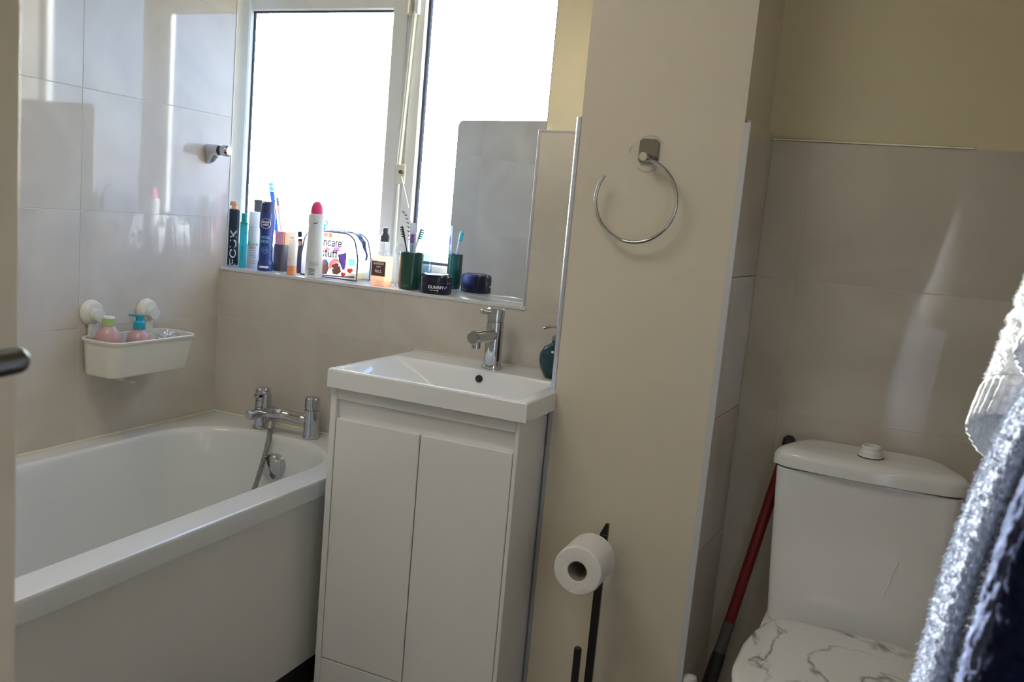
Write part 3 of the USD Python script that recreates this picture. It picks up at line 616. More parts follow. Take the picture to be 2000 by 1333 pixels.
def bottle_in_caddy(px, py, R, name, label):
    p = onx(px, py, XL + 0.064); c = np.array([XL + 0.064, max(p[1], ky0 + 0.012 + R), KZ + 0.0035])
    t = thing(name, label, 'bottle', c)
    zt = p[2]
    h = zt - c[2]
    obj('bottle_body', lathe([(0, c[2]), (R * 0.80, c[2]), (R * 0.88, c[2] + 0.006), (R, c[2] + h * 0.50), (R * 0.98, c[2] + h * 0.72), (R * 0.86, c[2] + h * 0.86), (R * 0.55, c[2] + h * 0.95), (R * 0.42, zt), (0, zt)], (c[0], c[1], 0), 44), PINK, t, smooth=45)
    return t, c, zt
t, c, zt = bottle_in_caddy(212, 636, 0.0325, 'toiletry_bottle', 'pink bottle with lime green cap in the caddy')
obj('cap', lathe([(0, zt), (0.0155, zt), (0.0155, zt + 0.019), (0, zt + 0.019)], (c[0], c[1], 0), 28), LIME, t)
obj('cap_top', lathe([(0, zt + 0.019), (0.0152, zt + 0.019), (0.0135, zt + 0.0235), (0, zt + 0.024)], (c[0], c[1], 0), 28), LIMEW, t)
t, c, zt = bottle_in_caddy(272, 643, 0.0325, 'pump_bottle', 'pink bottle with turquoise pump in the caddy')
obj('pump_collar', lathe([(0, zt), (0.0155, zt), (0.0155, zt + 0.018), (0.0125, zt + 0.0215), (0.0095, zt + 0.023), (0.0095, zt + 0.033), (0, zt + 0.033)], (c[0], c[1], 0), 28), BLUEP, t)
hd = Polygon([(-0.022, 0.0055), (-0.026, 0.002), (-0.010, -0.0065), (0.009, -0.009), (0.0125, -0.005), (0.0125, 0.005), (0.009, 0.009), (-0.010, 0.0065)]).buffer(0.0015)
m = prism(hd, 0.005); m.vertices[:, 2] += np.clip(-m.vertices[:, 0] - 0.008, 0, 1) * 0.12
obj('pump_head', frame_map(m, (c[0], c[1], zt + 0.033), (0.45, 0.9, 0), (-0.9, 0.45, 0), (0, 0, 1)), BLUEP, t)
# crumpled clear bag in the caddy
pw = onx(335, 652, XL + 0.07)
ic = trimesh.creation.icosphere(4, 1.0); v = ic.vertices.copy()
nse = meshkit.fbm(v * 3.1 + 5, 3, 4); v *= (0.75 + 0.5 * np.abs(nse - 0.5) * 2.2)[:, None]
v = v * np.array([0.032, 0.046, 0.034])
ic.vertices = v + np.array([XL + 0.066, pw[1] - 0.006, KZ + 0.068])
obj('plastic_bag', ic, WRAP, None, False, 'crumpled clear plastic bag in the right half of the caddy', 'bag')

# ================================================================== THINGS ON THE SILL
PXM = 1715.0
def scale_at(p): return PXM / ((W.T @ (np.asarray(p) - CAM))[2])      # pixels per metre at p
def sillspot(u, v, y=None):
    p = onz(u, v, SILL + 0.0005) if y is None else ony(u, v, y); p[2] = SILL + 0.0005; return p

# 1 black can with orange spray top
p = sillspot(453, 514, 2.215); R = 0.0185
k = thing('aerosol_can', 'black can with big upright white lettering at the sill\'s left end', 'aerosol can', p)
hz_ = ony(453, 408, p[1])[2]
obj('can_body', lathe([(0, p[2]), (R - 0.002, p[2]), (R, p[2] + 0.003), (R, hz_ - 0.003), (R - 0.003, hz_), (0, hz_)], (p[0], p[1], 0), 40), BLACKC, k)
obj('lettering', cyl_text('FCUK', 0.0182, R, p, p[2] + 0.055, facing(p) + 0.05, True, True, 1.68), WHITEI, k, smooth=False)
sp_ = rbox(p[0] - 0.014, p[0] + 0.011, p[1] - 0.008, p[1] + 0.008, hz_ + 0.010, hz_ + 0.024, 0.005)
obj('spray_head', cat([lathe([(0, hz_), (0.010, hz_), (0.0075, hz_ + 0.014), (0, hz_ + 0.014)], (p[0] + 0.001, p[1], 0), 20), sp_]), ORANGE, k)

# 2 slim turquoise bottle
p = sillspot(473, 520, 2.172); R = 0.0112; zc = ony(473, 437, p[1])[2]; zt = ony(478, 417, p[1])[2]
k = thing('lotion_bottle', 'slim turquoise bottle right of the black lettered can', 'bottle', p)
obj('bottle_body', lathe([(0, p[2]), (R, p[2]), (R, zc - 0.006), (R * 0.93, zc), (0, zc)], (p[0], p[1], 0), 32), TEALB, k)
obj('cap', lathe([(0, zc), (R * 1.05, zc), (R * 1.05, zc + 0.004), (R * 0.72, zc + 0.006), (R * 0.72, zt), (0, zt)], (p[0], p[1], 0), 28), TEALC, k)
obj('lettering', cyl_text('Hydrate', 0.0085, R, p, p[2] + 0.045, facing(p) - 0.35, True, False, 1.0), TEALI, k, smooth=False)
obj('clip', bx(p[0] + 0.006, p[0] + 0.018, p[1] - 0.002, p[1] + 0.002, zc - 0.003, zc - 0.0005, 0.0006), TEALB, k, smooth=False)

# 3 grey-white tube
p = sillspot(493, 518, 2.225); R = 0.0175; zt = ony(497, 414, p[1])[2]; H_ = zt - p[2]
k = thing('cream_tube', 'pale grey printed dispenser between turquoise bottle and navy can', 'tube', p)
obj('tube_body', lathe([(0, p[2]), (R, p[2]), (R, zt - 0.045), (0, zt - 0.045)], (p[0], p[1], 0), 36), GREYB, k)
obj('cap', lathe([(0, zt - 0.045), (R * 0.97, zt - 0.045), (R * 0.93, zt - 0.004), (R * 0.88, zt), (0, zt)], (p[0], p[1], 0), 36), BRUSHW, k)
ph = facing(p)
obj('lettering', cyl_text('Epade', 0.0095, R, p, p[2] + 0.073, ph, False, True, 0.9), GREENI, k, smooth=False)
obj('small_print', cat([cyl_patch(R, p, p[2] + 0.0615, p[2] + 0.0640, ph - 0.1, 0.5), cyl_patch(R, p, p[2] + 0.0585, p[2] + 0.0600, ph - 0.05, 0.55)]), REDI, k, smooth=False)
obj('small_print', cat([cyl_patch(R, p, p[2] + z, p[2] + z + 0.0012, ph + 0.05 * (i % 3), 0.55 - 0.12 * (i % 3)) for i, z in enumerate((0.053, 0.046, 0.041, 0.036, 0.031, 0.020, 0.013))]), GREYI, k, smooth=False)

# 4 upside-down tube with slate flared end, behind
p = sillspot(503, 515, 2.275); zt = ony(500, 390, p[1])[2]; zm = ony(505, 412, p[1])[2]
k = thing('squeeze_tube', 'dark slate squeeze tube standing behind the pale dispenser', 'tube', p)
e = lambda w, dd, z: np.c_[p[0] + w * np.cos(np.linspace(0, 2 * PI, 36, endpoint=False)), p[1] + dd * np.sin(np.linspace(0, 2 * PI, 36, endpoint=False)), np.full(36, z)]
obj('tube_body', loft([e(0.019, 0.019, p[2] + 0.03), e(0.0195, 0.017, zm - 0.03), e(0.0205, 0.014, zm), e(0.0235, 0.007, zt - 0.012), e(0.025, 0.002, zt)]), SLATE, k)
obj('cap', lathe([(0, p[2]), (0.017, p[2]), (0.018, p[2] + 0.03), (0, p[2] + 0.03)], (p[0], p[1], 0), 30), SLATE, k)

# 5 navy deodorant can
p = sillspot(518, 523, 2.176); R = 0.0232; zt = ony(523, 394, p[1])[2]; H_ = zt - p[2]
k = thing('deodorant_can', 'navy blue deodorant can with round white-ringed emblem on the sill', 'aerosol can', p)
z0 = p[2]
prof = [(0, z0), (R - 0.001, z0), (R, z0 + 0.002), (R, z0 + 0.019), (R * 0.985, z0 + 0.024), (R * 0.82, z0 + 0.033), (R * 0.82, z0 + H_ * 0.52), (R * 0.9, z0 + H_ * 0.575), (R * 0.98, z0 + H_ * 0.63), (R * 0.98, z0 + H_ * 0.815), (R * 0.92, z0 + H_ * 0.83), (0, z0 + H_ * 0.83)]
obj('can_body', lathe(prof, (p[0], p[1], 0), 44), NAVY, k)
capm = lathe([(0, z0 + H_ * 0.83), (R * 0.89, z0 + H_ * 0.83), (R * 0.86, z0 + H_ * 0.97), (R * 0.80, z0 + H_ * 0.985), (0, z0 + H_ * 0.99)], (p[0], p[1], 0), 44)
cv = capm.vertices; hi = cv[:, 2] > z0 + H_ * 0.9; cv[hi, 2] += (cv[hi, 0] - p[0]) * 0.22; capm.vertices = cv
obj('cap', capm, NAVYC, k)
obj('nozzle', rbox(p[0] - 0.021, p[0] - 0.004, p[1] - 0.006, p[1] + 0.006, zt - 0.011, zt + 0.0015, 0.003), BRUSHW, k)
ph = facing(p) - 0.22; R1 = R * 0.985
ringp = Point(0, 0).buffer(0.0152, 32).difference(Point(0, 0).buffer(0.0139, 32))
e_ = obj('emblem', cyl_shape(Point(0, 0).buffer(0.0140, 32), R1, p, z0 + H_ * 0.685, ph), INK, k, smooth=False)
obj('emblem_ring', cyl_shape(ringp, R1, p, z0 + H_ * 0.685, ph, 0.0008), WHITEI, e_, smooth=False)
obj('emblem_text', cat([cyl_text('NIVEA', 0.0054, R1 + 0.0006, p, z0 + H_ * 0.685 + 0.0040, ph, False, True, 0.98), cyl_text('MEN', 0.0052, R1 + 0.0006, p, z0 + H_ * 0.685 - 0.0038, ph, False, True, 1.15)]), WHITEI, e_, smooth=False)
R2 = R * 0.825
obj('lettering', cat([cyl_text('COOL', 0.0072, R2, p, z0 + H_ * 0.485, ph - 0.02, False, True, 1.0), cyl_text('KICK', 0.0072, R2, p, z0 + H_ * 0.425, ph - 0.08, False, True, 1.0)]), SKYI, k, smooth=False)
r72 = Point(0, 0).buffer(0.0102, 28).difference(Point(0, 0).buffer(0.0092, 28))
obj('badge', cat([cyl_shape(r72, R2, p, z0 + H_ * 0.30, ph), cyl_text('72', 0.0078, R2, p, z0 + H_ * 0.30, ph, False, True)]), SKYI, k, smooth=False)
obj('label_band', cyl_patch(R + 0.0002, p, z0 + 0.0085, z0 + 0.0145, ph, 0.62), WHITEI, k, smooth=False)

# 6/7 plum-grey pots with what stands in them
def pot(u, v, w, d, h, y, name, label):
    p = sillspot(u, v, y); k = thing(name, label, 'pot', p, 'dark square pots on the window sill')
    z0 = p[2]; ex = Polygon(rrect(-w / 2, w / 2, -d / 2, d / 2, 0.010, 6))
    def rg(s, z): q = rrect(-w / 2 * s, w / 2 * s, -d / 2 * s, d / 2 * s, 0.010 * s, 6) + p[:2]; return ring(q, z)
    n_ = len(rg(1, 0))
    obj('pot_body', loft([np.tile([p[0], p[1], z0], (n_, 1)), rg(0.96, z0), rg(1, z0 + 0.004), rg(1, z0 + h), rg(0.93, z0 + h), rg(0.92, z0 + 0.004), np.tile([p[0], p[1], z0 + 0.004], (n_, 1))], False, False), PLUM, k, smooth=30)
    return p, z0 + 0.0045
hA = ony(550, 478, 2.225)[2] - SILL
pA, zA = pot(549, 522, 0.040, 0.040, hA, 2.225, 'bathroom_pot', 'dark grey square pot holding brushes, right of the navy can')
hB = ony(590, 481, 2.245)[2] - SILL
pB, zB = pot(592, 527, 0.034, 0.034, hB, 2.245, 'bathroom_pot', 'dark grey square pot behind the coral-capped tube')
# pink carton in the first pot
q = thing('pink_carton', 'pink printed carton sticking up from the dark brush pot', 'carton', (pA[0], pA[1], zA))
zc = ony(550, 452, pA[1])[2]
obj('carton_body', bx(pA[0] - 0.0175, pA[0] + 0.0150, pA[1] - 0.014, pA[1] - 0.002, zA, zc, 0.001), PINKB, q, smooth=False)
obj('small_print', cat([bx(pA[0] - 0.014, pA[0] + 0.004 - 0.003 * i, pA[1] - 0.0144, pA[1] - 0.0139, zc - 0.010 - 0.004 * i, zc - 0.009 - 0.004 * i) for i in range(4)]), REDI, q, smooth=False)
q = obj('kraft_card', bx(pA[0] + 0.0162, pA[0] + 0.0178, pA[1] - 0.012, pA[1] + 0.012, zA, zc - 0.001, 0.0005), KRAFT, None, False, 'brown card standing right of the pink carton', 'card')

def toothbrush(base, tip, name, label, hm, bm, bdir, headl=0.026, r0=0.0038, bl=0.010, neck=None, bristle_rows=4):
    base, tip = np.array(base, float), np.array(tip, float); ax = tip - base; L = np.linalg.norm(ax); ax /= L
    t = thing(name, label, 'toothbrush' if name == 'toothbrush' else 'razor', base, 'brushes standing on the window sill' if name == 'toothbrush' else None)
    s = np.linspace(0, 1, 26); pts = base + np.outer(s * L, ax)
    rad = r0 * np.where(s < 0.55, 1.0, np.where(s < 0.78, 0.62, 0.9)); rad[0] *= 0.6; rad[-1] *= 0.55
    from scipy.ndimage import gaussian_filter1d
    rad = gaussian_filter1d(rad, 1.2)
    obj('handle', tube(pts, rad, 12), hm, t)
    bd = np.asarray(bdir, float); bd = bd - ax * (bd @ ax); bd /= np.linalg.norm(bd); sd_ = np.cross(ax, bd)
    hs = []
    for i in range(5):
        o = tip - ax * (0.003 + headl * i / 4.6)
        for j in (-1, 0, 1):
            c_ = o + sd_ * j * 0.0026
            hs.append(tube([c_ + bd * 0.001, c_ + bd * bl * (0.6 + 0.05 * (i % 2)), c_ + bd * (bl + 0.0012 * (i % 2))], [0.0014, 0.0016, 0.0017], 6))
    obj('bristles', cat(hs), bm, t)
    return t
q = thing('toothbrush', 'tall blue and pale blue brush behind the navy can', 'toothbrush', (pA[0] - 0.008, pA[1] + 0.008, zA), 'brushes standing on the window sill')
b0, b1 = np.array([pA[0] - 0.006, pA[1] + 0.008, zA]), ony(529, 357, pA[1] + 0.012); bd_ = b1 - b0
fl2 = lambda s0, s1, r0, r1: loft([b0 + bd_ * t + np.c_[np.cos(np.linspace(0, 2 * PI, 20, endpoint=False)) * r, np.sin(np.linspace(0, 2 * PI, 20, endpoint=False)) * r * 0.45, np.zeros(20)] for t, r in zip(np.linspace(s0, s1, 6), np.linspace(r0, r1, 6))])
obj('handle', fl2(0.0, 0.90, 0.0045, 0.0085), BRUSHB, q)
obj('handle_end', fl2(0.902, 0.955, 0.0086, 0.0090), BRUSHL, q)
obj('handle_end', fl2(0.96, 1.0, 0.0090, 0.0088), BRUSHL, q)
toothbrush((pA[0] + 0.010, pA[1] + 0.010, zA), ony(541, 386, pA[1] + 0.016), 'toothbrush', 'white and pink brush with teal bristles in the dark pot', ROSE, BRUSHT, (1, -0.3, 0), 0.024, 0.0042, 0.007)
# tube with black and orange print in second pot
q = thing('printed_tube', 'black and white tube with orange spot in the second dark pot', 'tube', (pB[0], pB[1], zB))
a_, b_ = np.array([pB[0] - 0.001, pB[1], zB]), ony(587, 449, pB[1])
ax = (b_ - a_); L = np.linalg.norm(ax); ax /= L; rt = np.array([1.0, 0, 0]); rt -= ax * (rt @ ax); rt /= np.linalg.norm(rt)
def slab(s0, s1, w, dd, off=0.0): return frame_map(bx(-w, w, -dd, dd, 0, 1), a_ + ax * (s0 * L), rt, np.cross(ax, rt), ax * (s1 - s0) * L) if off == 0 else frame_map(bx(-w, w, -dd, dd, 0, 1), a_ + ax * (s0 * L) + np.cross(ax, rt) * off, rt, np.cross(ax, rt), ax * (s1 - s0) * L)
obj('tube_body', slab(0, 1, 0.0085, 0.004), BRUSHW, q, smooth=False)
obj('print_black', cat([slab(0.83, 0.95, 0.0066, 0.0005, -0.0042), slab(0.56, 0.78, 0.0066, 0.0005, -0.0042)]), BLACKC, q, smooth=False)
obj('print_orange', slab(0.62, 0.73, 0.0048, 0.0005, -0.0047), CORAL, q, smooth=False)
toothbrush((pB[0] + 0.010, pB[1] + 0.006, zB), ony(604, 470, pB[1] + 0.01), 'razor', 'pink handled stick standing in the second dark pot behind the aerosol', ROSE, LILAC, (1, 0, 0), 0.01, 0.003, 0.003)

# 8 white tube with coral cap
p = sillspot(569, 533, 2.150); zc = ony(569, 519, p[1])[2]; zt = ony(572, 453, p[1])[2]
k = thing('hand_cream_tube', 'white printed squeeze tube standing on its coral cap', 'tube', p)
e = lambda w, dd, z: np.c_[p[0] + w * np.cos(np.linspace(0, 2 * PI, 36, endpoint=False)), p[1] + dd * np.sin(np.linspace(0, 2 * PI, 36, endpoint=False)), np.full(36, z)]
obj('tube_body', loft([e(0.0135, 0.0135, zc), e(0.0135, 0.0135, zc + 0.012), e(0.0137, 0.010, zc + 0.05), e(0.0135, 0.004, zt - 0.008), e(0.0132, 0.0015, zt)]), TUBEW, k)
obj('cap', lathe([(0, p[2]), (0.0128, p[2]), (0.0135, p[2] + 0.002), (0.0135, zc), (0, zc)], (p[0], p[1], 0), 32), CORAL, k)
obj('small_print', cat([bx(p[0] - 0.006, p[0] + 0.006 - 0.002 * (i % 3), p[1] - 0.0133 + 0.0008 * i, p[1] - 0.009, zc + 0.016 + 0.0048 * i, zc + 0.0170 + 0.0048 * i) for i in range(6)]), REDI, k, smooth=False)
obj('small_print', bx(p[0] - 0.0075, p[0] + 0.006, p[1] - 0.0058, p[1] - 0.0052, zt - 0.0185, zt - 0.017), GREYI, k, smooth=False)

# 9 white aerosol, pink dome cap
p = sillspot(612, 538, 2.152); R = 0.0245; z0 = p[2]; zs_ = ony(618, 418, p[1])[2]; zt = ony(620, 394, p[1])[2]
k = thing('hairspray_can', 'tall white aerosol with a pink domed cap on the sill', 'aerosol can', p)
obj('can_body', lathe([(0, z0), (R - 0.0005, z0), (R + 0.0005, z0 + 0.002), (R, z0 + 0.03), (R * 0.97, z0 + 0.09), (R * 0.9, zs_ - 0.045), (R * 0.88, zs_ - 0.035), (R * 0.94, zs_ - 0.02), (R * 0.95, zs_ - 0.007), (R * 0.87, zs_ - 0.001), (R * 0.80, zs_), (0, zs_)], (p[0], p[1], 0), 48), CANW, k)
hh = zt - zs_
obj('cap', lathe([(0, zs_), (0.0175, zs_), (0.0178, zs_ + 0.004)] + [(0.0175 * math.cos(a) ** 0.75, zs_ + 0.006 + (hh - 0.006) * math.sin(a)) for a in np.linspace(0.05, PI / 2 - 0.02, 12)] + [(0, zt)], (p[0], p[1], 0), 40), HOTP, k)
ph = facing(p) - 0.05
obj('small_print', cat([cyl_patch(R + 0.0002, p, z0 + 0.009 + 0.0042 * i, z0 + 0.0115 + 0.0042 * i, ph - 0.25 + 0.03 * (i % 2), 0.42 - 0.05 * (i % 3)) for i in range(5)]
    + [cyl_patch(R + 0.0001, p, z0 + 0.036 + 0.0035 * i, z0 + 0.0368 + 0.0035 * i, ph, 0.6) for i in range(4)]), GREYI, k, smooth=False)
obj('logo', cyl_shape(Polygon([(-0.007, -0.0012), (0.003, 0.0002), (0.009, 0.0036), (0.006, -0.0012), (-0.002, -0.0022)]), R * 0.915, p, zs_ - 0.026, ph - 0.1), INK, k, smooth=False)
# cyan clip behind it
q = ony(636, 436, 2.27)
tor = trimesh.creation.torus(0.0066, 0.0021, 24, 8)
ck = thing('cyan_razor', 'cyan plastic ring-topped razor handle behind the white aerosol', 'razor', (q[0] - 0.012, 2.27, SILL + 0.0005))
obj('ring_head', orient(tor, (0.2, -1, 0.1), q), CYAN, ck)
obj('handle', tube([q + np.array([-0.004, 0, -0.0035]), q * 0.5 + np.array([q[0] - 0.012, 2.27, SILL + 0.002]) * 0.5, (q[0] - 0.014, 2.27, SILL + 0.003)], 0.003, 10), CYAN, ck)

# 10 clear toiletry bag
p1 = sillspot(697, 547, 2.185); yb0, yb1 = 2.185, 2.255
bxr = p1[0]; bxl = bxr - 0.205; zb0 = SILL + 0.003; zb1 = ony(672, 456, yb0)[2]
bag = thing('toiletry_bag', 'clear vinyl toiletry bag with navy piping and printed lettering', 'toiletry bag', ((bxl + bxr) / 2, 2.22, SILL))
cw, ch = bxr - bxl, zb1 - zb0
def bagpoly(ins=0.0):
    q = [(0.004, 0.0), (cw - 0.002, 0.0)]
    q += [(cw - 0.001, ch * 0.45), (cw - 0.007, ch * 0.66)]
    for a in np.linspace(0.08, PI / 2, 8): q.append((cw - 0.052 + 0.042 * math.cos(a), ch - 0.040 + 0.040 * math.sin(a)))
    for a in np.linspace(PI / 2, PI - 0.08, 8): q.append((0.052 + 0.042 * math.cos(a), ch - 0.040 + 0.040 * math.sin(a)))
    q += [(0.009, ch * 0.66), (0.003, ch * 0.45)]
    return q
bp = bagpoly()
o0, o1 = np.array([bxl, yb0, zb0]), np.array([bxl, yb1, zb0])
obj('front_panel', frame_map(prism(Polygon(bp), 0.0006), o0, (1, 0, 0), (0, 0, 1), (0, -1, 0)), BAGC, bag, smooth=False)
obj('back_panel', frame_map(prism(Polygon(bp), 0.0006), o1, (1, 0, 0), (0, 0, 1), (0, -1, 0)), BAGC, bag, smooth=False)
rg = lambda y: np.c_[[bxl + x for x, z in bp], np.full(len(bp), y), [zb0 + z for x, z in bp]]
obj('gusset', loft([rg(yb0 + 0.001), rg((yb0 + yb1) / 2), rg(yb1 - 0.001)], False, False), BAGC, bag, smooth=30)
for yy in (yb0, yb1):
    P = np.vstack([rg(yy), rg(yy)[:1]]); obj('piping', tube(np.array([P[0]] + [P[i] * (1 - s) + P[i + 1] * s for i in range(len(P) - 1) for s in (0.5, 1.0)]), 0.0021, 8), NAVYC, bag)
ymid = (yb0 + yb1) / 2
arc = [(bxl + x, zb0 + z) for x, z in bp[2:-1]]
arc = arc[:-2]
st_ = np.array([(x, ymid, z) for x, z in arc]); st_[1:-1, 2] += 0.004; st_[:4, 0] += 0.005
st_ = smoothpath(st_, 60); wv = np.clip(np.minimum(np.arange(60), 59 - np.arange(60)) / 12, 0.45, 1) * 0.0120
rings = [np.array([c_ + np.array([0, s * w_, dz]) for s, dz in ((-1, 0), (1, 0), (1, 0.0022), (-1, 0.0022))]) for c_, w_ in zip(st_, wv)]
obj('zip_strap', loft(rings), NAVYC, bag, smooth=30)
def flat(poly, m, dy=0.0010): return obj('print', frame_map(prism(poly, 0.0004), (bxl, yb0 - dy, zb0), (1, 0, 0), (0, 0, 1), (0, -1, 0)), m, bag, smooth=False)
uu = lambda px, py: (ony(px, py, yb0)[0] - bxl, ony(px, py, yb0)[2] - zb0)
def poly_px(pts, m, rnd=0.0015, dy=0.0010): return flat(Polygon([uu(*q) for q in pts]).buffer(rnd), m, dy)
Z4 = lambda *q: [(420 + x / 4, 340 + y / 4) for x, y in q]
poly_px(Z4((838, 690), (850, 668), (884, 690), (888, 740), (870, 782), (838, 778)), BROWNP, 0.001)
poly_px(Z4((858, 668), (880, 668), (882, 700), (866, 704)), BRUSHB, 0.0004, 0.0018)
poly_px(Z4((892, 735), (896, 690), (930, 660), (975, 668), (985, 700), (960, 690), (925, 700), (905, 745)), ROSE, 0.0005)
flat(Polygon([(uu(*Z4((942, 716))[0])[0] + 0.0125 * math.cos(t), uu(*Z4((942, 716))[0])[1] + 0.0070 * math.sin(t) + 0.004 * math.cos(t)) for t in np.linspace(0, 2 * PI, 24)[:-1]]), BROWNP, 0.0018)
poly_px(Z4((915, 745), (975, 720), (985, 765), (955, 785), (922, 778)), BROWNP, 0.0008)
poly_px(Z4((962, 632), (1028, 618), (1022, 700), (1012, 748), (998, 748), (985, 715)), PURPLE, 0.0008)
poly_px(Z4((1042, 672), (1058, 660), (1092, 668), (1090, 712), (1046, 716)), AQUA, 0.0006)
poly_px(Z4((1030, 752), (1046, 738), (1056, 744), (1068, 737), (1080, 752), (1062, 774), (1044, 772)), REDP, 0.0005)
poly_px(Z4((985, 776), (998, 768), (1008, 778), (1020, 772), (1018, 792), (1004, 800), (990, 796)), REDP, 0.0005)
poly_px([(632, 456), (640, 455), (640, 462), (632, 462)], ROSE)
poly_px([(643, 456), (649, 457), (648, 464), (643, 463)], OCHRE)
poly_px([(656, 460), (668, 462), (662, 464)], YELLP, 0.0004)
poly_px(Z4((846, 580), (880, 572), (905, 590), (880, 606), (848, 604)), ROSE, 0.0006)
poly_px(Z4((930, 575), (970, 570), (978, 600), (935, 612)), LILAC, 0.0006)
poly_px(Z4((838, 786), (980, 800), (1090, 800), (1090, 815), (840, 795)), BROWNP, 0.0003)
tl = uu(632, 481); tw = 0.0175
for txt, (px, py), h, anchor in (('skincare', (668, 483.5), 0.0195, 'r'), ('stuff', (660, 504.5), 0.0195, 'r')):
    m = meshkit.text_mesh(txt, h, 0.0005, True); m.vertices[:, 0] -= m.vertices[:, 0].max(); m.vertices[:, 0] *= (0.92 if txt[1] == 'k' else 1.05); m.vertices[:, 1] *= 1.10; e1 = uu(px, py)
    obj('lettering', frame_map(m, (bxl + e1[0], yb0 - 0.0016, zb0 + e1[1]), (1, 0, 0), (0, 0, 1), (0, -1, 0)), INK, bag, smooth=False)
# soft yellow sachet in the bag's gusset
q = ony(706, 533, 2.23); obj('soap_sachet', rbox(bxr - 0.055, bxr - 0.012, 2.20, 2.242, SILL + 0.006, SILL + 0.034, 0.008), YELLP, None, 40, 'pale yellow sachet lying inside the clear toiletry bag', 'sachet')

# 11 amber barber bottle
p = sillspot(744, 556, 2.165); z0 = p[2]; zs_ = ony(746, 496, p[1])[2]; R = 0.0262
k = thing('cologne_bottle', 'clear amber liquid bottle with black pump and brown label', 'bottle', p)
def sq(s, z, r_=0.009): return ring(rrect(-R * s, R * s, -R * 0.8 * s, R * 0.8 * s, r_ * s, 6) + p[:2], z)
obj('bottle_body', loft([sq(0.97, z0), sq(1, z0 + 0.002), sq(1, zs_ - 0.012), sq(0.97, zs_ - 0.006)]), AMBER, k)
zn = ony(749, 476, p[1])[2]
obj('bottle_shoulder', loft([sq(0.97, zs_ - 0.0058), sq(0.80, zs_ + 0.002), sq(0.5, zs_ + 0.008, 0.012), sq(0.34, zs_ + 0.011, 0.012), sq(0.32, zn, 0.012)]), CLEARP, k)
zp = ony(749, 472, p[1])[2]; zq = ony(749, 459, p[1])[2]; zr = ony(749, 445, p[1])[2]
obj('pump', lathe([(0, zp), (0.0125, zp), (0.0125, zq - 0.001), (0.0105, zq), (0.0095, zq + 0.001), (0.0095, zq + 0.005), (0.0072, zq + 0.006), (0.0072, zr), (0, zr)], (p[0] + 0.003, p[1], 0), 28), SLATE, k)
obj('pump_tube', tube([(p[0] + 0.002, p[1], zp), (p[0] + 0.001, p[1], zs_ - 0.02), (p[0], p[1], z0 + 0.006)], 0.0014, 8), CLEARP, k)
la, lb = ony(727, 509, p[1] - R * 0.8), ony(750, 541, p[1] - R * 0.8)
yl = p[1] - R * 0.8 - 0.0004
lab = obj('label', bx(la[0], lb[0] + 0.003, yl - 0.0005, yl, lb[2], la[2], 0.0001), LABELB, k, smooth=False)
lw = lb[0] + 0.003 - la[0]
for txt, zz, h in (('BARBER', 0.80, 0.0066), ('SHOP', 0.60, 0.0040), ('No1', 0.28, 0.0085)):
    m = meshkit.text_mesh(txt, h, 0.0004, h > 0.003); v = m.vertices; wt = v[:, 0].max() - v[:, 0].min(); v[:, 0] = (v[:, 0] - v[:, 0].min() - wt / 2) * min(1.0, lw * 0.9 / wt); m.vertices = v
    obj('label_text', frame_map(m, ((la[0] + lb[0] + 0.003) / 2, yl - 0.0006, lb[2] + (la[2] - lb[2]) * zz - h * 0.2), (1, 0, 0), (0, 0, 1), (0, -1, 0)), WHITEI, lab, smooth=False)

# 12 green tumbler with brushes
p = sillspot(800, 560, 2.190); z0 = p[2]; zt = ony(800, 493, p[1])[2]; R = 0.0345
gt = thing('toothbrush_tumbler', 'glossy dark green tumbler holding toothbrushes and a comb', 'tumbler', p)
H_ = zt - z0
obj('tumbler_body', lathe([(0, z0), (R * 0.86, z0), (R * 0.94, z0 + 0.004), (R * 0.99, z0 + 0.02), (R, z0 + H_ * 0.5), (R * 0.985, zt - 0.002), (R * 0.96, zt), (R * 0.92, zt - 0.002), (R * 0.90, z0 + 0.008), (0, z0 + 0.006)], (p[0], p[1], 0), 56), GREENG, gt)
GP = p; gz = z0 + 0.008
toothbrush((GP[0] + 0.014, GP[1] - 0.006, gz), ony(786, 442, GP[1] + 0.002), 'toothbrush', 'black toothbrush leaning left in the green tumbler', BRUSHK, BRUSHK, (-1, -0.4, 0), 0.03, 0.0036, 0.006)
toothbrush((GP[0] - 0.012, GP[1] - 0.012, gz), ony(823, 447, GP[1] - 0.006), 'toothbrush', 'clear toothbrush with teal bristles leaning right in green tumbler', BRUSHW, BRUSHT, (1, -0.2, -0.2), 0.028, 0.0036, 0.0095)
# comb: white spine with dark teeth
cmb = thing('comb', 'white comb with black teeth standing in the green tumbler', 'comb', (GP[0] - 0.01, GP[1] + 0.018, gz))
ca, cb_, cm_ = ony(812, 500, GP[1] + 0.012), ony(784, 411, GP[1] + 0.022), ony(803, 455, GP[1] + 0.018)
cpts = smoothpath([np.array([GP[0] + 0.010, GP[1] + 0.010, gz]), ca, cm_, ony(796, 420, GP[1] + 0.021), cb_], 60)
obj('spine', tube(cpts, np.linspace(0.0038, 0.0032, 60), 8), BRUSHW, cmb)
tt = []
for i in range(16, 58, 3):
    o = cpts[i]; tt.append(tube([o, o + np.array([-0.006, -0.001, 0.000]), o + np.array([-0.0115, -0.002, 0.002])], [0.0016, 0.0015, 0.0010], 6))
obj('teeth', cat(tt), BRUSHK, cmb)
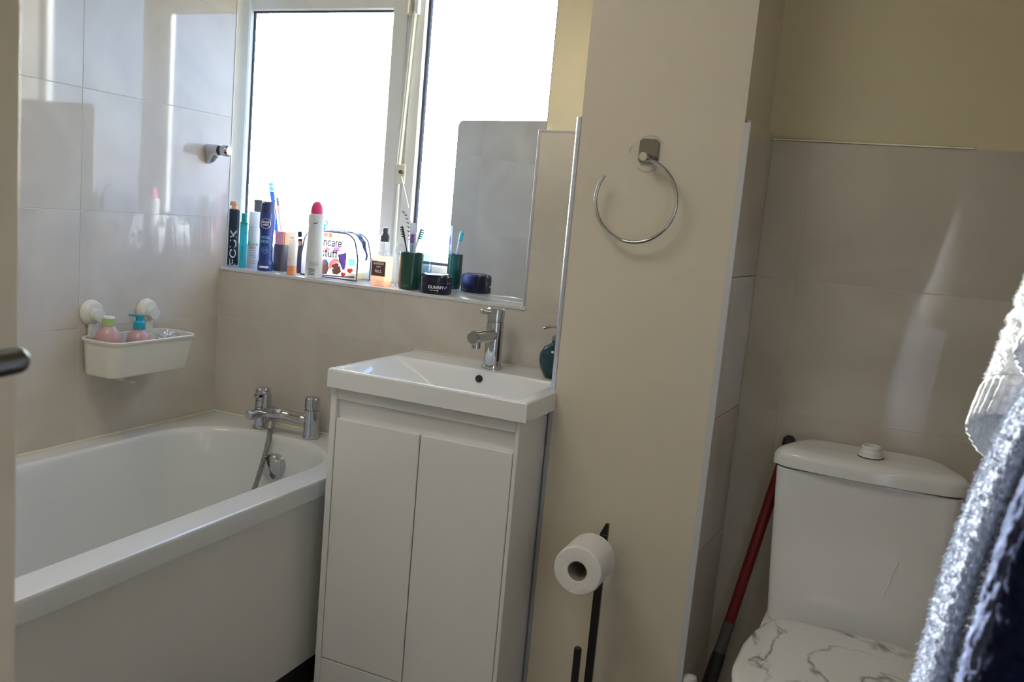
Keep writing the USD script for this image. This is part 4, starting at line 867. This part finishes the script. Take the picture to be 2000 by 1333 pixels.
# toothpaste tube, clear and purple
q = thing('toothpaste_tube', 'pale blue and purple toothpaste tube upright in the green tumbler', 'toothpaste tube', (GP[0] + 0.008, GP[1] + 0.004, gz))
ta, tb = np.array([GP[0] + 0.004, GP[1] + 0.004, gz + 0.002]), ony(807, 436, GP[1] + 0.006)
ax = tb - ta; L = np.linalg.norm(ax); ax /= L; rt = np.array([1.0, 0.1, 0]); rt -= ax * (rt @ ax); rt /= np.linalg.norm(rt); nn = np.cross(ax, rt)
def er(s, w, dd): a = np.linspace(0, 2 * PI, 28, endpoint=False); return ta + ax * L * s + np.outer(np.cos(a) * w, rt) + np.outer(np.sin(a) * dd, nn)
obj('tube_body', loft([er(0.10, 0.0085, 0.0085), er(0.45, 0.009, 0.007), er(0.8, 0.0095, 0.004), er(1.0, 0.0098, 0.001)]), BRUSHW, q)
obj('cap', loft([er(0, 0.0075, 0.0075), er(0.10, 0.008, 0.008)]), BRUSHW, q)
obj('print', loft([er(0.45, 0.0082, 0.0075), er(0.52, 0.0086, 0.0072), er(0.66, 0.0070, 0.0060)], True, True), BRUSHL, q)
obj('print', loft([er(0.68, 0.0080, 0.0060), er(0.82, 0.0080, 0.0045)], True, True), PURPLE, q)
# floss pick head, clear
fl = thing('flosser', 'clear plastic looped flosser hooked over the green tumbler\'s left rim', 'flosser', (GP[0] - 0.038, GP[1] - 0.006, SILL + 0.0005))
f0 = ony(781, 487, GP[1] - 0.012)
lp = [f0 + np.array([x, 0, z]) for x, z in ((-0.013, -0.007), (-0.0115, 0.009), (0.001, 0.0145), (0.0135, 0.005), (0.009, -0.012), (-0.004, -0.015), (-0.013, -0.007))]
lp = smoothpath(lp, 40)
obj('loop', tube(lp, 0.0019, 8), BRUSHW, fl)
obj('film', loft([lp, np.tile(lp.mean(0), (40, 1))], False, False), CLEARP, fl)
obj('handle', tube([lp[0], lp[0] * 0.5 + np.array([GP[0] - 0.040, GP[1] - 0.012, SILL + 0.03]) * 0.5, (GP[0] - 0.041, GP[1] - 0.010, SILL + 0.003)], 0.0015, 8), BRUSHW, fl)
# pale blue slim bottle behind the tumbler
q0 = sillspot(832, 545, 2.272); zt = ony(834, 494, 2.272)[2]
k = thing('slim_bottle', 'pale blue translucent pot between tumbler and mirror', 'bottle', q0)
BLT = clear('blue_clear', (0.55, 0.70, 0.84), 0.12, 0.1)
obj('bottle_body', lathe([(0, q0[2]), (0.017, q0[2]), (0.018, q0[2] + 0.003), (0.018, zt - 0.012), (0, zt - 0.012)], (q0[0] - 0.004, q0[1], 0), 32), BLT, k)
obj('cap', lathe([(0, zt - 0.012), (0.0185, zt - 0.012), (0.0185, zt - 0.002), (0.016, zt), (0, zt)], (q0[0] - 0.004, q0[1], 0), 32), BLT, k)

# 13 navy wax jar
p = sillspot(850, 573, 2.165); z0 = p[2]; R = 0.0445; zt = ony(850, 535, p[1] - 0.01)[2]; hj = zt - z0
k = thing('hair_wax_jar', 'low navy hair wax jar in front of the mirror', 'jar', p)
obj('jar_body', lathe([(0, z0), (R * 0.97, z0), (R, z0 + 0.002), (R, z0 + hj * 0.56), (R * 0.98, z0 + hj * 0.58), (0, z0 + hj * 0.58)], (p[0], p[1], 0), 56), NAVYJ, k)
obj('lid', lathe([(0, z0 + hj * 0.585), (R * 0.985, z0 + hj * 0.585), (R * 1.0, z0 + hj * 0.61), (R * 0.99, z0 + hj * 0.86), (R * 0.90, z0 + hj * 0.96), (R * 0.72, z0 + hj), (R * 0.70, z0 + hj * 0.985), (0, z0 + hj * 0.98)], (p[0], p[1], 0), 56), NAVYJ, k)
ph = facing(p)
obj('lettering', cyl_text('GUMMY', 0.0082, R, p, z0 + hj * 0.36, ph + 0.02, False, True, 1.0), WHITEI, k, smooth=False)
obj('small_print', cyl_patch(R + 0.0002, p, z0 + hj * 0.19, z0 + hj * 0.215, ph - 0.10, 0.26), WHITEI, k, smooth=False)
obj('logo', cyl_shape(LineString([(0.0250, -0.0015), (0.0320, 0.0015)]).buffer(0.0025), R, p, z0 + hj * 0.36, ph), PURPLE, k, smooth=False)

# ================================================================== TOWEL RING
tr = thing('towel_ring', 'open chrome towel ring on a small plate on the pier', 'towel ring', (pc[0], PY, pc[2]))
pcn = ony(1268, 296, PY)
pl = prism(Polygon(rrect(-0.021, 0.021, -0.026, 0.026, 0.008, 6)), 0.006)
obj('plate', frame_map(pl, (pcn[0], PY - 0.0003, pcn[2]), (1, 0, 0), (0, 0, 1), (0, -1, 0)), mat('plate_chrome', (0.20, 0.20, 0.21), 0.12, 1.0), tr, smooth=30)
pq = ony(1254, 306, PY - 0.05)
pos = np.array([pq[0], PY - 0.006, pq[2]])
obj('post', orient(lathe([(0, 0), (0.0085, 0), (0.0085, 0.043), (0.0095, 0.044), (0.0095, 0.049), (0.0085, 0.0505), (0, 0.051)], n=28), (0, -1, 0), pos + np.array([0.004, 0, 0.0])), CHROME, tr)
yr = PY - 0.034
rc = ony(1241, 392, yr); RR = (ony(1322, 392, yr)[0] - ony(1160, 392, yr)[0]) / 2 - 0.002
a0 = math.radians(79); a1 = math.radians(-213)
ra = np.linspace(a0, a1, 90)
obj('ring', tube(np.c_[rc[0] + RR * np.cos(ra), np.full(90, yr), rc[2] + RR * np.sin(ra)], 0.0040, 12), CHROME, tr)

# ================================================================== TOILET ROLL STAND
YR0, YR1 = 1.680, 1.782
rc_ = ony(1127, 1117, YR0); rp = (rc_[0], rc_[2])
stx, sty = ony(1178, 1062, 1.838)[0], 1.838
stand = thing('toilet_roll_stand', 'black metal toilet roll stand in front of the pier', 'toilet roll stand', (stx, sty, 0))
ztop = ony(1189, 1036, sty)[2]
obj('post', bx(stx - 0.009, stx + 0.009, sty - 0.005, sty + 0.005, 0.012, ztop - 0.012, 0.001), BLACK, stand, smooth=False)
tp = Polygon([(-0.009, 0), (0.009, 0), (0.009, 0.026), (0.002, 0.026)])
obj('post_tip', frame_map(prism(tp, 0.009), (stx, sty + 0.0045, ztop - 0.012), (1, 0, 0), (0, 0, 1), (0, -1, 0)), BLACK, stand, smooth=False)
ax0 = rp[1] - 0.008
obj('arm', cat([bx(rp[0] - 0.007, rp[0] + 0.007, YR0 + 0.012, sty + 0.004, rp[1] + 0.004, rp[1] + 0.019, 0.001), bx(min(rp[0], stx) - 0.004, max(rp[0], stx) + 0.004, sty - 0.004, sty + 0.004, rp[1] + 0.004, rp[1] + 0.019, 0.001)]), BLACK, stand, smooth=False)
obj('base', rbox(stx - 0.12, stx + 0.06, 1.66, 1.87, 0.0005, 0.013, 0.006), BLACK, stand, smooth=30)
sp2 = ony(1129, 1266, 1.755)
obj('spare_roll_rod', lathe([(0, 0.012), (0.0085, 0.012), (0.0085, sp2[2] - 0.003), (0.007, sp2[2]), (0, sp2[2])], (sp2[0], 1.755, 0), 24), BLACK, stand)
RO, RI = 0.0530, 0.0215
roll = thing('toilet_roll', 'white toilet paper roll on the arm of the black stand', 'toilet roll', (rp[0], YR0, rp[1] - RO))
pr = [(RI, 0.001), (RI + 0.002, 0), (RO - 0.004, 0), (RO - 0.001, 0.002), (RO, 0.005), (RO, 0.097), (RO - 0.003, 0.101), (RI, 0.101), (RI, 0.001)]
obj('paper', orient(lathe(pr, n=64), (0, 1, 0), (rp[0], YR0, rp[1])), PAPER, roll, smooth=40)
obj('core', orient(lathe([(RI - 0.0004, 0.002), (RI - 0.0004, 0.100), (RI - 0.0016, 0.100), (RI - 0.0016, 0.002), (RI - 0.0004, 0.002)], n=40), (0, 1, 0), (rp[0], YR0, rp[1])), CARD, roll)
fl_ = tube([(rp[0] + RO * math.cos(a) * 1.001, YR0 + 0.05, rp[1] + RO * math.sin(a) * 1.001) for a in np.linspace(0, 0.1, 3)], 0.0002, 4)

# ================================================================== TOILET
toil = thing('toilet', 'white close-coupled toilet with marble patterned lid', 'toilet', (0.012, 1.75, 0))
TX = 0.014
CZ0, CZ1 = 0.405, 0.757
YK = YB - 0.006
def crng(w, yf, z, r=0.035):
    h = w / 2; q = Polygon([(TX - h, yf), (TX + h, yf), (TX + h - 0.004, 1.99), (TX + h - 0.048, 2.07), (TX + h - 0.065, YK), (TX - h + 0.065, YK), (TX - h + 0.048, 2.07), (TX - h + 0.004, 1.99)]).buffer(-r).buffer(r, 8)
    e = q.exterior; o = e.project(Point(TX + h, 1.97)); return ring(np.array([e.interpolate((o + t) % e.length).coords[0] for t in np.linspace(0, e.length, 97)[:-1]]), z)
rings = [crng(0.325, 1.957, CZ0, 0.022), crng(0.334, 1.952, CZ0 + 0.012, 0.022), crng(0.352, 1.945, CZ0 + 0.15, 0.022), crng(0.372, 1.937, CZ1 - 0.004, 0.022), crng(0.370, 1.939, CZ1, 0.022)]
obj('cistern', loft(rings), CERAM, toil, smooth=40)
# lid: trapezoid plan, front bowed and overhanging
def lidring(ins, z):
    P = []
    fy = 1.922; yb_ = YK + 0.001; hwf, hwb = 0.192, 0.150
    for x in np.linspace(-1, 1, 25): P.append((TX + x * (hwf - 0.012), fy + 0.014 * x * x + 0.010 * max(0, abs(x) - 0.9) * 10))
    sidep = [(hwf, 1.955), (hwf - 0.004, 1.985), (hwb + 0.012, 2.06), (hwb - 0.006, 2.09), (hwb - 0.022, yb_)]
    P += [(TX + x, y) for x, y in sidep] + [(TX - x, y) for x, y in sidep[::-1]]
    P = np.array(P); c_ = np.array([TX, 2.02]); k = np.array([1 - ins / 0.19, 1 - ins / 0.10])
    return ring(c_ + (P - c_) * k, z)
lid = [lidring(0.006, 0.7595), lidring(0.0, 0.762), lidring(0.0, 0.782), lidring(0.004, 0.792), lidring(0.012, 0.798), lidring(0.024, 0.801), lidring(0.05, 0.803)]
obj('cistern_lid', loft(lid), CERAM, toil, smooth=50)
bp_ = onz(1700, 893, 0.803)
ub = obj('flush_collar', lathe([(0.0, 0.801), (0.0245, 0.801), (0.0250, 0.806), (0.022, 0.8075), (0.0215, 0.811), (0.0235, 0.8125), (0.0235, 0.816), (0.020, 0.8175), (0.0195, 0.821), (0.0205, 0.8225), (0.0205, 0.8255), (0.0185, 0.8275), (0.0160, 0.8265), (0.0155, 0.812), (0, 0.812)], (bp_[0], bp_[1], 0), 40), CERAM, toil, label='threaded flush button collar without its button')
obj('collar_gap', cat([lathe([(0.0253, 0.8031), (0.0263, 0.8031), (0.0263, 0.8045), (0.0253, 0.8045), (0.0253, 0.8031)], (bp_[0], bp_[1], 0), 40)]), DARK, toil)
# pan
def pan(w, y0, y1, z, r, sh=0.0):
    q = Polygon(rrect(TX - w / 2, TX + w / 2, y0, y1, r, 10))
    if sh: q = q.union(Polygon([(TX - sh, 1.86), (TX - sh * 0.99, YK - 0.02), (TX + sh * 0.99, YK - 0.02), (TX + sh, 1.86)])).buffer(-0.012).buffer(0.012, 6)
    e = q.exterior; o = e.project(Point(TX + 0.3, 1.75)); return ring(np.array([e.interpolate((o + t) % e.length).coords[0] for t in np.linspace(0, e.length, 97)[:-1]]), z)
pr_ = [pan(0.20, 1.60, 2.06, 0.0, 0.09), pan(0.205, 1.595, 2.06, 0.02, 0.095), pan(0.19, 1.60, 2.06, 0.12, 0.09), pan(0.24, 1.53, 2.07, 0.26, 0.11, 0.13), pan(0.335, 1.455, 2.085, 0.365, 0.15, 0.166), pan(0.345, 1.45, 2.09, 0.395, 0.15, 0.172), pan(0.340, 1.453, 2.088, 0.4035, 0.148, 0.169)]
obj('pan', loft(pr_), CERAM, toil, smooth=45)
def seat(w0, ins, z):
    a = []; yb2, yf2, hw = 1.915, 1.462, 0.186
    for t in np.linspace(0, PI, 33): a.append((TX - hw * math.cos(t) * 1.0, 1.655 - (1.655 - yf2) * math.sin(t) ** 0.9))
    a += [(TX + hw * 0.985, 1.74), (TX + hw * 0.93, 1.81), (TX + hw * 0.84, 1.865), (TX + hw * 0.74, 1.90), (TX + hw * 0.60, yb2), (TX, yb2 + 0.001), (TX - hw * 0.60, yb2), (TX - hw * 0.74, 1.90), (TX - hw * 0.84, 1.865), (TX - hw * 0.93, 1.81), (TX - hw * 0.985, 1.74)]
    c_ = np.array([TX, 1.69]); return ring(c_ + (np.array(a) - c_) * np.array([1 - ins / hw, 1 - ins / 0.225]), z)
obj('seat_ring', loft([seat(0, 0.006, 0.4045), seat(0, 0.0, 0.408), seat(0, 0.002, 0.420), seat(0, 0.008, 0.4225)]), MARB, toil, smooth=45)
obj('seat_lid', loft([seat(0, 0.004, 0.4235), seat(0, -0.002, 0.427), seat(0, 0.0, 0.434), seat(0, 0.008, 0.4395), seat(0, 0.03, 0.4415), seat(0, 0.10, 0.443)]), MARB, toil, smooth=45, label='white lid with grey marble veins')
# hairline crack on the cistern, its glint put into the pale colour
s0, s1 = ony(1755, 1095, 1.944), ony(1716, 1186, 1.949)
def cis_y(z): return 1.945 - 0.008 * (z - (CZ0 + 0.15)) / (CZ1 - CZ0 - 0.15) if z > CZ0 + 0.15 else 1.945 + 0.007 * (CZ0 + 0.15 - z) / 0.14
cp = []
for t_ in np.linspace(0, 1, 14):
    q = s0 * (1 - t_) + s1 * t_; cp.append((q[0] + 0.0012 * math.sin(t_ * 17), cis_y(q[2]) - 0.0002, q[2]))
obj('crack', tube(cp, 0.0018 * (1 - 0.75 * np.linspace(0, 1, 14)), 6), mat('crack_glint', (0.95, 0.95, 0.93), 0.2, 0.8), toil, label='pale jagged crack line on the cistern front')

# mop leaning behind the toilet
ma = ony(1544, 855, 2.085); mb_ = ony(1425, 1215, 2.02)
dirm = (mb_ - ma) / np.linalg.norm(mb_ - ma)
mop = thing('mop', 'red handled mop leaning in the corner behind the toilet', 'mop', (mb_ + dirm * mb_[2] / -dirm[2]) * np.array([1, 1, 0]))
def along(s): return ma + dirm * s
Lr = np.linalg.norm(mb_ - ma); Lt = (ma[2] - 0.05) / -dirm[2]
obj('handle', tube([along(0.02), along(Lr / 2), along(Lr)], 0.0125, 20), RED, mop)
obj('end_cap', tube([along(-0.004), along(0.0), along(0.005), along(0.021)], [0.006, 0.011, 0.0145, 0.0145], 20), BLACK, mop)
obj('socket', tube([along(Lr), along(Lr + 0.06), along(Lr + 0.075)], [0.0135, 0.0135, 0.0145], 20), GREYP, mop)
obj('mop_head', tube([along(Lr + 0.075), along(Lr + 0.1), along(Lt - 0.04), along(Lt)], [0.015, 0.017, 0.018, 0.018], 20), BLACK, mop)
# toilet brush holder
bq = ony(1346, 1319, 1.905)
tb_ = thing('toilet_brush', 'white topped toilet brush standing against the pier corner', 'toilet brush', (bq[0], 1.905, 0))
obj('holder', lathe([(0, 0.0005), (0.028, 0.0005), (0.030, 0.01), (0.027, 0.12), (0.02, 0.125), (0, 0.125)], (bq[0] + 0.012, 1.905, 0), 36), CERAM, tb_)
obj('brush_handle', lathe([(0, 0.125), (0.008, 0.125), (0.008, bq[2] - 0.05), (0.016, bq[2] - 0.03), (0.0185, bq[2] - 0.012), (0.015, bq[2] - 0.003), (0.006, bq[2] + 0.001), (0, bq[2] + 0.001)], (bq[0] + 0.002, 1.905, 0), 28), CERAM, tb_)

# ================================================================== ROBES ON THE RIGHT WALL
def cloth(path, rad, nseg, nang, folds, nz, cell, seed, squash=0.75, end=None, inner=0.0):
    """a hanging terry tube: centres from top to bottom, radius along it, vertical folds, pile relief; end(a) lifts the lower edge"""
    P = smoothpath(path, nseg); s = np.linspace(0, 1, nseg); R_ = np.interp(s, np.linspace(0, 1, len(rad)), rad)
    a = np.linspace(0, 2 * PI, nang, endpoint=False); rr = np.ones((nseg, nang))
    for amp, k, ph0, drift, top in folds: rr += (amp * np.clip(s / top, 0.15, 1))[:, None] * np.cos(k * a[None, :] + ph0 + drift * s[:, None])
    X = np.stack([P[:, None, 0] + (R_[:, None] - inner) * rr * np.cos(a), P[:, None, 1] + squash * (R_[:, None] - inner) * rr * np.sin(a), np.repeat(P[:, 2:3], nang, 1)], -1)
    if end is not None: X[:, :, 2] += (np.clip((s - 0.6) / 0.4, 0, 1) ** 2)[:, None] * end(a)[None]
    nv = np.stack([np.cos(a), np.sin(a), 0 * a], -1)[None]
    h = meshkit.noise(X * cell, seed) * 0.55 + meshkit.noise(X * cell * 2.2, seed + 3) * 0.45
    return X + nv * ((h - 0.5) * 2 * nz)[..., None], nv
def pile(parent, name, X, sel, n, length, width, m, seed, sag=0.5, N0=None):
    """short loose loops of terry standing off the cloth"""
    rng = np.random.default_rng(seed); S = X[sel].reshape(-1, 3); c = X.mean(1, keepdims=True); N = np.broadcast_to(X - c, X.shape)[sel].reshape(-1, 3) * np.array([1, 1, 0]); N /= np.linalg.norm(N, axis=1, keepdims=True) + 1e-9
    if N0 is not None: N = N0[sel].reshape(-1, 3)
    i = rng.integers(0, len(S), n); p = S[i] + rng.normal(0, 0.0006, (n, 3)); dvec = N[i] + rng.normal(0, 0.45, (n, 3)); dvec[:, 2] -= sag * 0.4
    dvec /= np.linalg.norm(dvec, axis=1, keepdims=True); L_ = length * rng.uniform(0.5, 1.1, (n, 1)); off = LOC.get(parent, np.zeros(3))
    pts = np.stack([p - dvec * 0.001, p + dvec * L_ * 0.5, p + dvec * L_ + np.array([0, 0, -1]) * L_ * 0.35], 1).reshape(-1, 3) - off
    path = numbered(parent, name); LOC[path] = off
    b = UsdGeom.BasisCurves.Define(stage, path); b.CreateTypeAttr('linear'); b.CreateCurveVertexCountsAttr(Vt.IntArray([3] * n)); b.CreatePointsAttr(Vt.Vec3fArray.FromNumpy(pts.astype(np.float32)))
    b.CreateWidthsAttr(Vt.FloatArray([width])); b.SetWidthsInterpolation('constant')
    UsdShade.MaterialBindingAPI.Apply(b.GetPrim()).Bind(m); tag(b.GetPrim(), kind='stuff')

robe = thing('white_robe', 'white towelling robe hanging at far right, ribbed cuff open', 'bathrobe', (0.3, 1.16, 0.4))
X, _ = cloth([(0.36, 1.17, 1.75), (0.33, 1.17, 1.45), (0.315, 1.17, 1.0), (0.31, 1.16, 0.45)], [0.05, 0.10, 0.125, 0.14], 160, 170, [(0.10, 9, 0.5, 0.6, 0.5), (0.05, 17, 1.5, -0.4, 0.5)], 0.0015, 300, 3)
obj('robe_body', loft(list(X), False, False), TERRYW, robe, smooth=True)
def sleeve(c, r, ztop, dx, lift, seed, nm):
    path = [(c[0] + dx, c[1] + 0.03, ztop), (c[0] + dx * 0.62, c[1] + 0.012, ztop * 0.6 + c[2] * 0.4), (c[0] + dx * 0.28, c[1], ztop * 0.28 + c[2] * 0.72), (c[0], c[1], c[2])]
    end = lambda a: -np.sin(a) * lift - 0.012 * np.cos(a)
    kw = dict(nseg=230, nang=210, folds=[(0.03, 3, 0.4, 1.2, 0.4), (0.018, 7, 0.4, 3.0, 0.4)], nz=0.0013, cell=330, seed=seed, squash=0.72, end=end)
    Xo, _ = cloth(path, [r * 1.5, r * 1.28, r * 1.1, r], **kw)
    zz = Xo[:, :, 2]; wr_ = 0.0022 * np.sin((zz - 1.18) * 330 + 1.5 * np.sin(zz * 60)) * np.exp(-((zz - 1.185) / 0.03) ** 2)
    cen = Xo.mean(1, keepdims=True); Nn = (Xo - cen) * np.array([1, 1, 0]); Nn /= np.linalg.norm(Nn, axis=2, keepdims=True); Xo = Xo + Nn * wr_[..., None]
    kw['nz'] = 0.0004; Xi, _ = cloth(path, [r * 1.5, r * 1.28, r * 1.1, r], inner=0.0045, **kw)
    nb = 205
    sl = obj(nm, loft(list(Xo[:nb]) + list(Xi[:nb][::-1]), False, False), TERRYW, robe, smooth=True)
    # ribbed cuff band
    a = np.linspace(0, 2 * PI, 210, endpoint=False); rib = 0.0012 * np.cos(30 * a)
    B = []
    for i, o in zip(range(nb - 1, 230, 3), np.r_[0.0, np.full(40, 0.0018)]):
        q = Xo[i]; cen = q.mean(0); dn = (q - cen) * np.array([1, 1, 0]); dn /= np.linalg.norm(dn, axis=1, keepdims=True); B.append(q + dn * (o + (rib if o else 0))[:, None] if o else q)
    Bi = [q for q in Xi[nb - 1:230:3]]
    B[-1] = B[-1] * 0.5 + Bi[-1] * 0.5 + (B[-1] - Bi[-1]) * 0.35
    obj('cuff', loft(B + Bi[::-1], False, False), TERRYW, robe, smooth=True, label='ribbed white sleeve cuff')
    return Xo
cc_ = ony(1886, 852, 1.10)
Xo = sleeve((cc_[0] + 0.050, 1.10, cc_[2] - 0.004), 0.050, 1.62, 0.115, 0.036, 5, 'sleeve')
m_ = np.zeros(Xo.shape[:2], bool); m_[40:205, :] = True
pile(robe, 'terry_pile', Xo, m_, 26000, 0.0032, 0.00035, TERRYW, 11)
c2 = ony(1982, 700, 1.02)
Xo2 = sleeve((c2[0] + 0.05, 1.02, c2[2] - 0.01), 0.05, 1.62, 0.10, 0.030, 9, 'sleeve')

brobe = thing('blue_robe', 'fluffy grey blue bathrobe hanging in deep folds at the right edge', 'bathrobe', (0.22, 0.86, 0.3))
e0, e1, e2, e3 = ony(2012, 750, 0.86), ony(1908, 955, 0.86), ony(1836, 1150, 0.86), ony(1783, 1333, 0.86)
plan = np.array([(0.0, 0.0), (0.004, -0.016), (0.0105, -0.030), (0.019, -0.030), (0.0255, -0.024), (0.0285, -0.040), (0.031, -0.072), (0.0365, -0.099), (0.048, -0.100), (0.058, -0.086), (0.070, -0.092), (0.085, -0.105),
    (0.105, -0.098), (0.125, -0.07), (0.150, -0.06), (0.175, -0.045), (0.205, -0.02), (0.215, 0.03), (0.19, 0.07), (0.14, 0.085), (0.08, 0.08), (0.03, 0.05), (0.006, 0.024)])
from scipy.interpolate import CubicSpline
_pl = np.vstack([plan, plan[:1]]); _t = np.r_[0, np.cumsum(np.linalg.norm(np.diff(_pl, axis=0), axis=1))]
PLAN = CubicSpline(_t, _pl, bc_type='periodic')(np.linspace(0, _t[-1], 421)[:-1])
lx = smoothpath([(0.245, 0.86, 1.72), (0.20, 0.86, 1.45), (0.158, 0.86, 1.25), tuple(e0), tuple(e1), tuple(e2), tuple(e3), (e3[0] - 0.004, 0.86, 0.42)], 360)
Xb = []
for k, c_ in enumerate(lx):
    u_ = k / 359; g_ = 0.62 + 0.38 * min(1, u_ / 0.4); wob = np.array([0.002 * math.sin(9 * u_ + 1), 0.003 * math.sin(7 * u_)])
    q = PLAN * g_ + wob; q[:, 0] += 0.003 * np.sin(PLAN[:, 0] * 60 + 5 * u_) * np.clip(PLAN[:, 0] / 0.03, 0, 1)
    Xb.append(np.c_[q[:, 0] + c_[0], q[:, 1] + c_[1], np.full(len(q), c_[2])])
Xb = np.array(Xb)
_tan = np.roll(Xb, -1, 1) - np.roll(Xb, 1, 1); _nv = np.cross(_tan, [0, 0, 1.0]); _nv /= np.linalg.norm(_nv, axis=2, keepdims=True)
if (_nv * (Xb - Xb.mean(1, keepdims=True))).sum() < 0: _nv = -_nv
_h = meshkit.noise(Xb * 170, 21) * 0.5 + meshkit.noise(Xb * 420, 24) * 0.5
Xb = Xb + _nv * ((_h - 0.5) * 0.0075)[..., None]
obj('robe_body', loft(list(Xb), False, False), TERRYB, brobe, smooth=True)
m_ = np.zeros(Xb.shape[:2], bool); m_[90:, :230] = True; m_[90:, 395:] = True
pile(brobe, 'terry_pile', Xb, m_, 70000, 0.0045, 0.00045, TERRYB, 12, N0=_nv)

nrobe = thing('navy_robe', 'dark navy robe with a mid blue edge at the lower right corner', 'bathrobe', (0.25, 0.7, 0.3))
n1, n2, n3 = ony(1990, 1060, 0.63), ony(1962, 1160, 0.63), ony(1912, 1333, 0.63)
RN = 0.10
for q_ in (n1, n2, n3): q_[0] += 0.006
pn = [(0.345, 0.62, 1.72), (0.335, 0.625, 1.35), (n1[0] + 0.03 + RN, 0.63, n1[2] + 0.10), (n1[0] + RN, 0.63, n1[2]), (n2[0] + RN, 0.63, n2[2]), (n3[0] + RN, 0.63, n3[2]), (n3[0] + RN, 0.63, 0.42)]
Xn, _ = cloth(pn, [0.05, 0.08, RN * 0.9, RN, RN, RN, RN], 240, 260, [(0.10, 11, 2.2, 0.4, 0.35)], 0.0028, 190, 31, squash=0.85)
obj('robe_body', loft(list(Xn), False, False), TERRYN, nrobe, smooth=True)
# its facing edge: a soft blue roll down the left side
ed = Xn[:, 128]; ed = ed[::4]
edge_r = np.full(len(ed), 0.014)
em = tube(ed, edge_r, 24); em = em.subdivide().subdivide(); vv = em.vertices; em.vertices = vv + (em.vertex_normals * ((meshkit.noise(vv * 260, 4) - 0.5) * 0.004)[:, None])
obj('facing', em, TERRYM, nrobe, smooth=True, label='mid blue towelling edge')
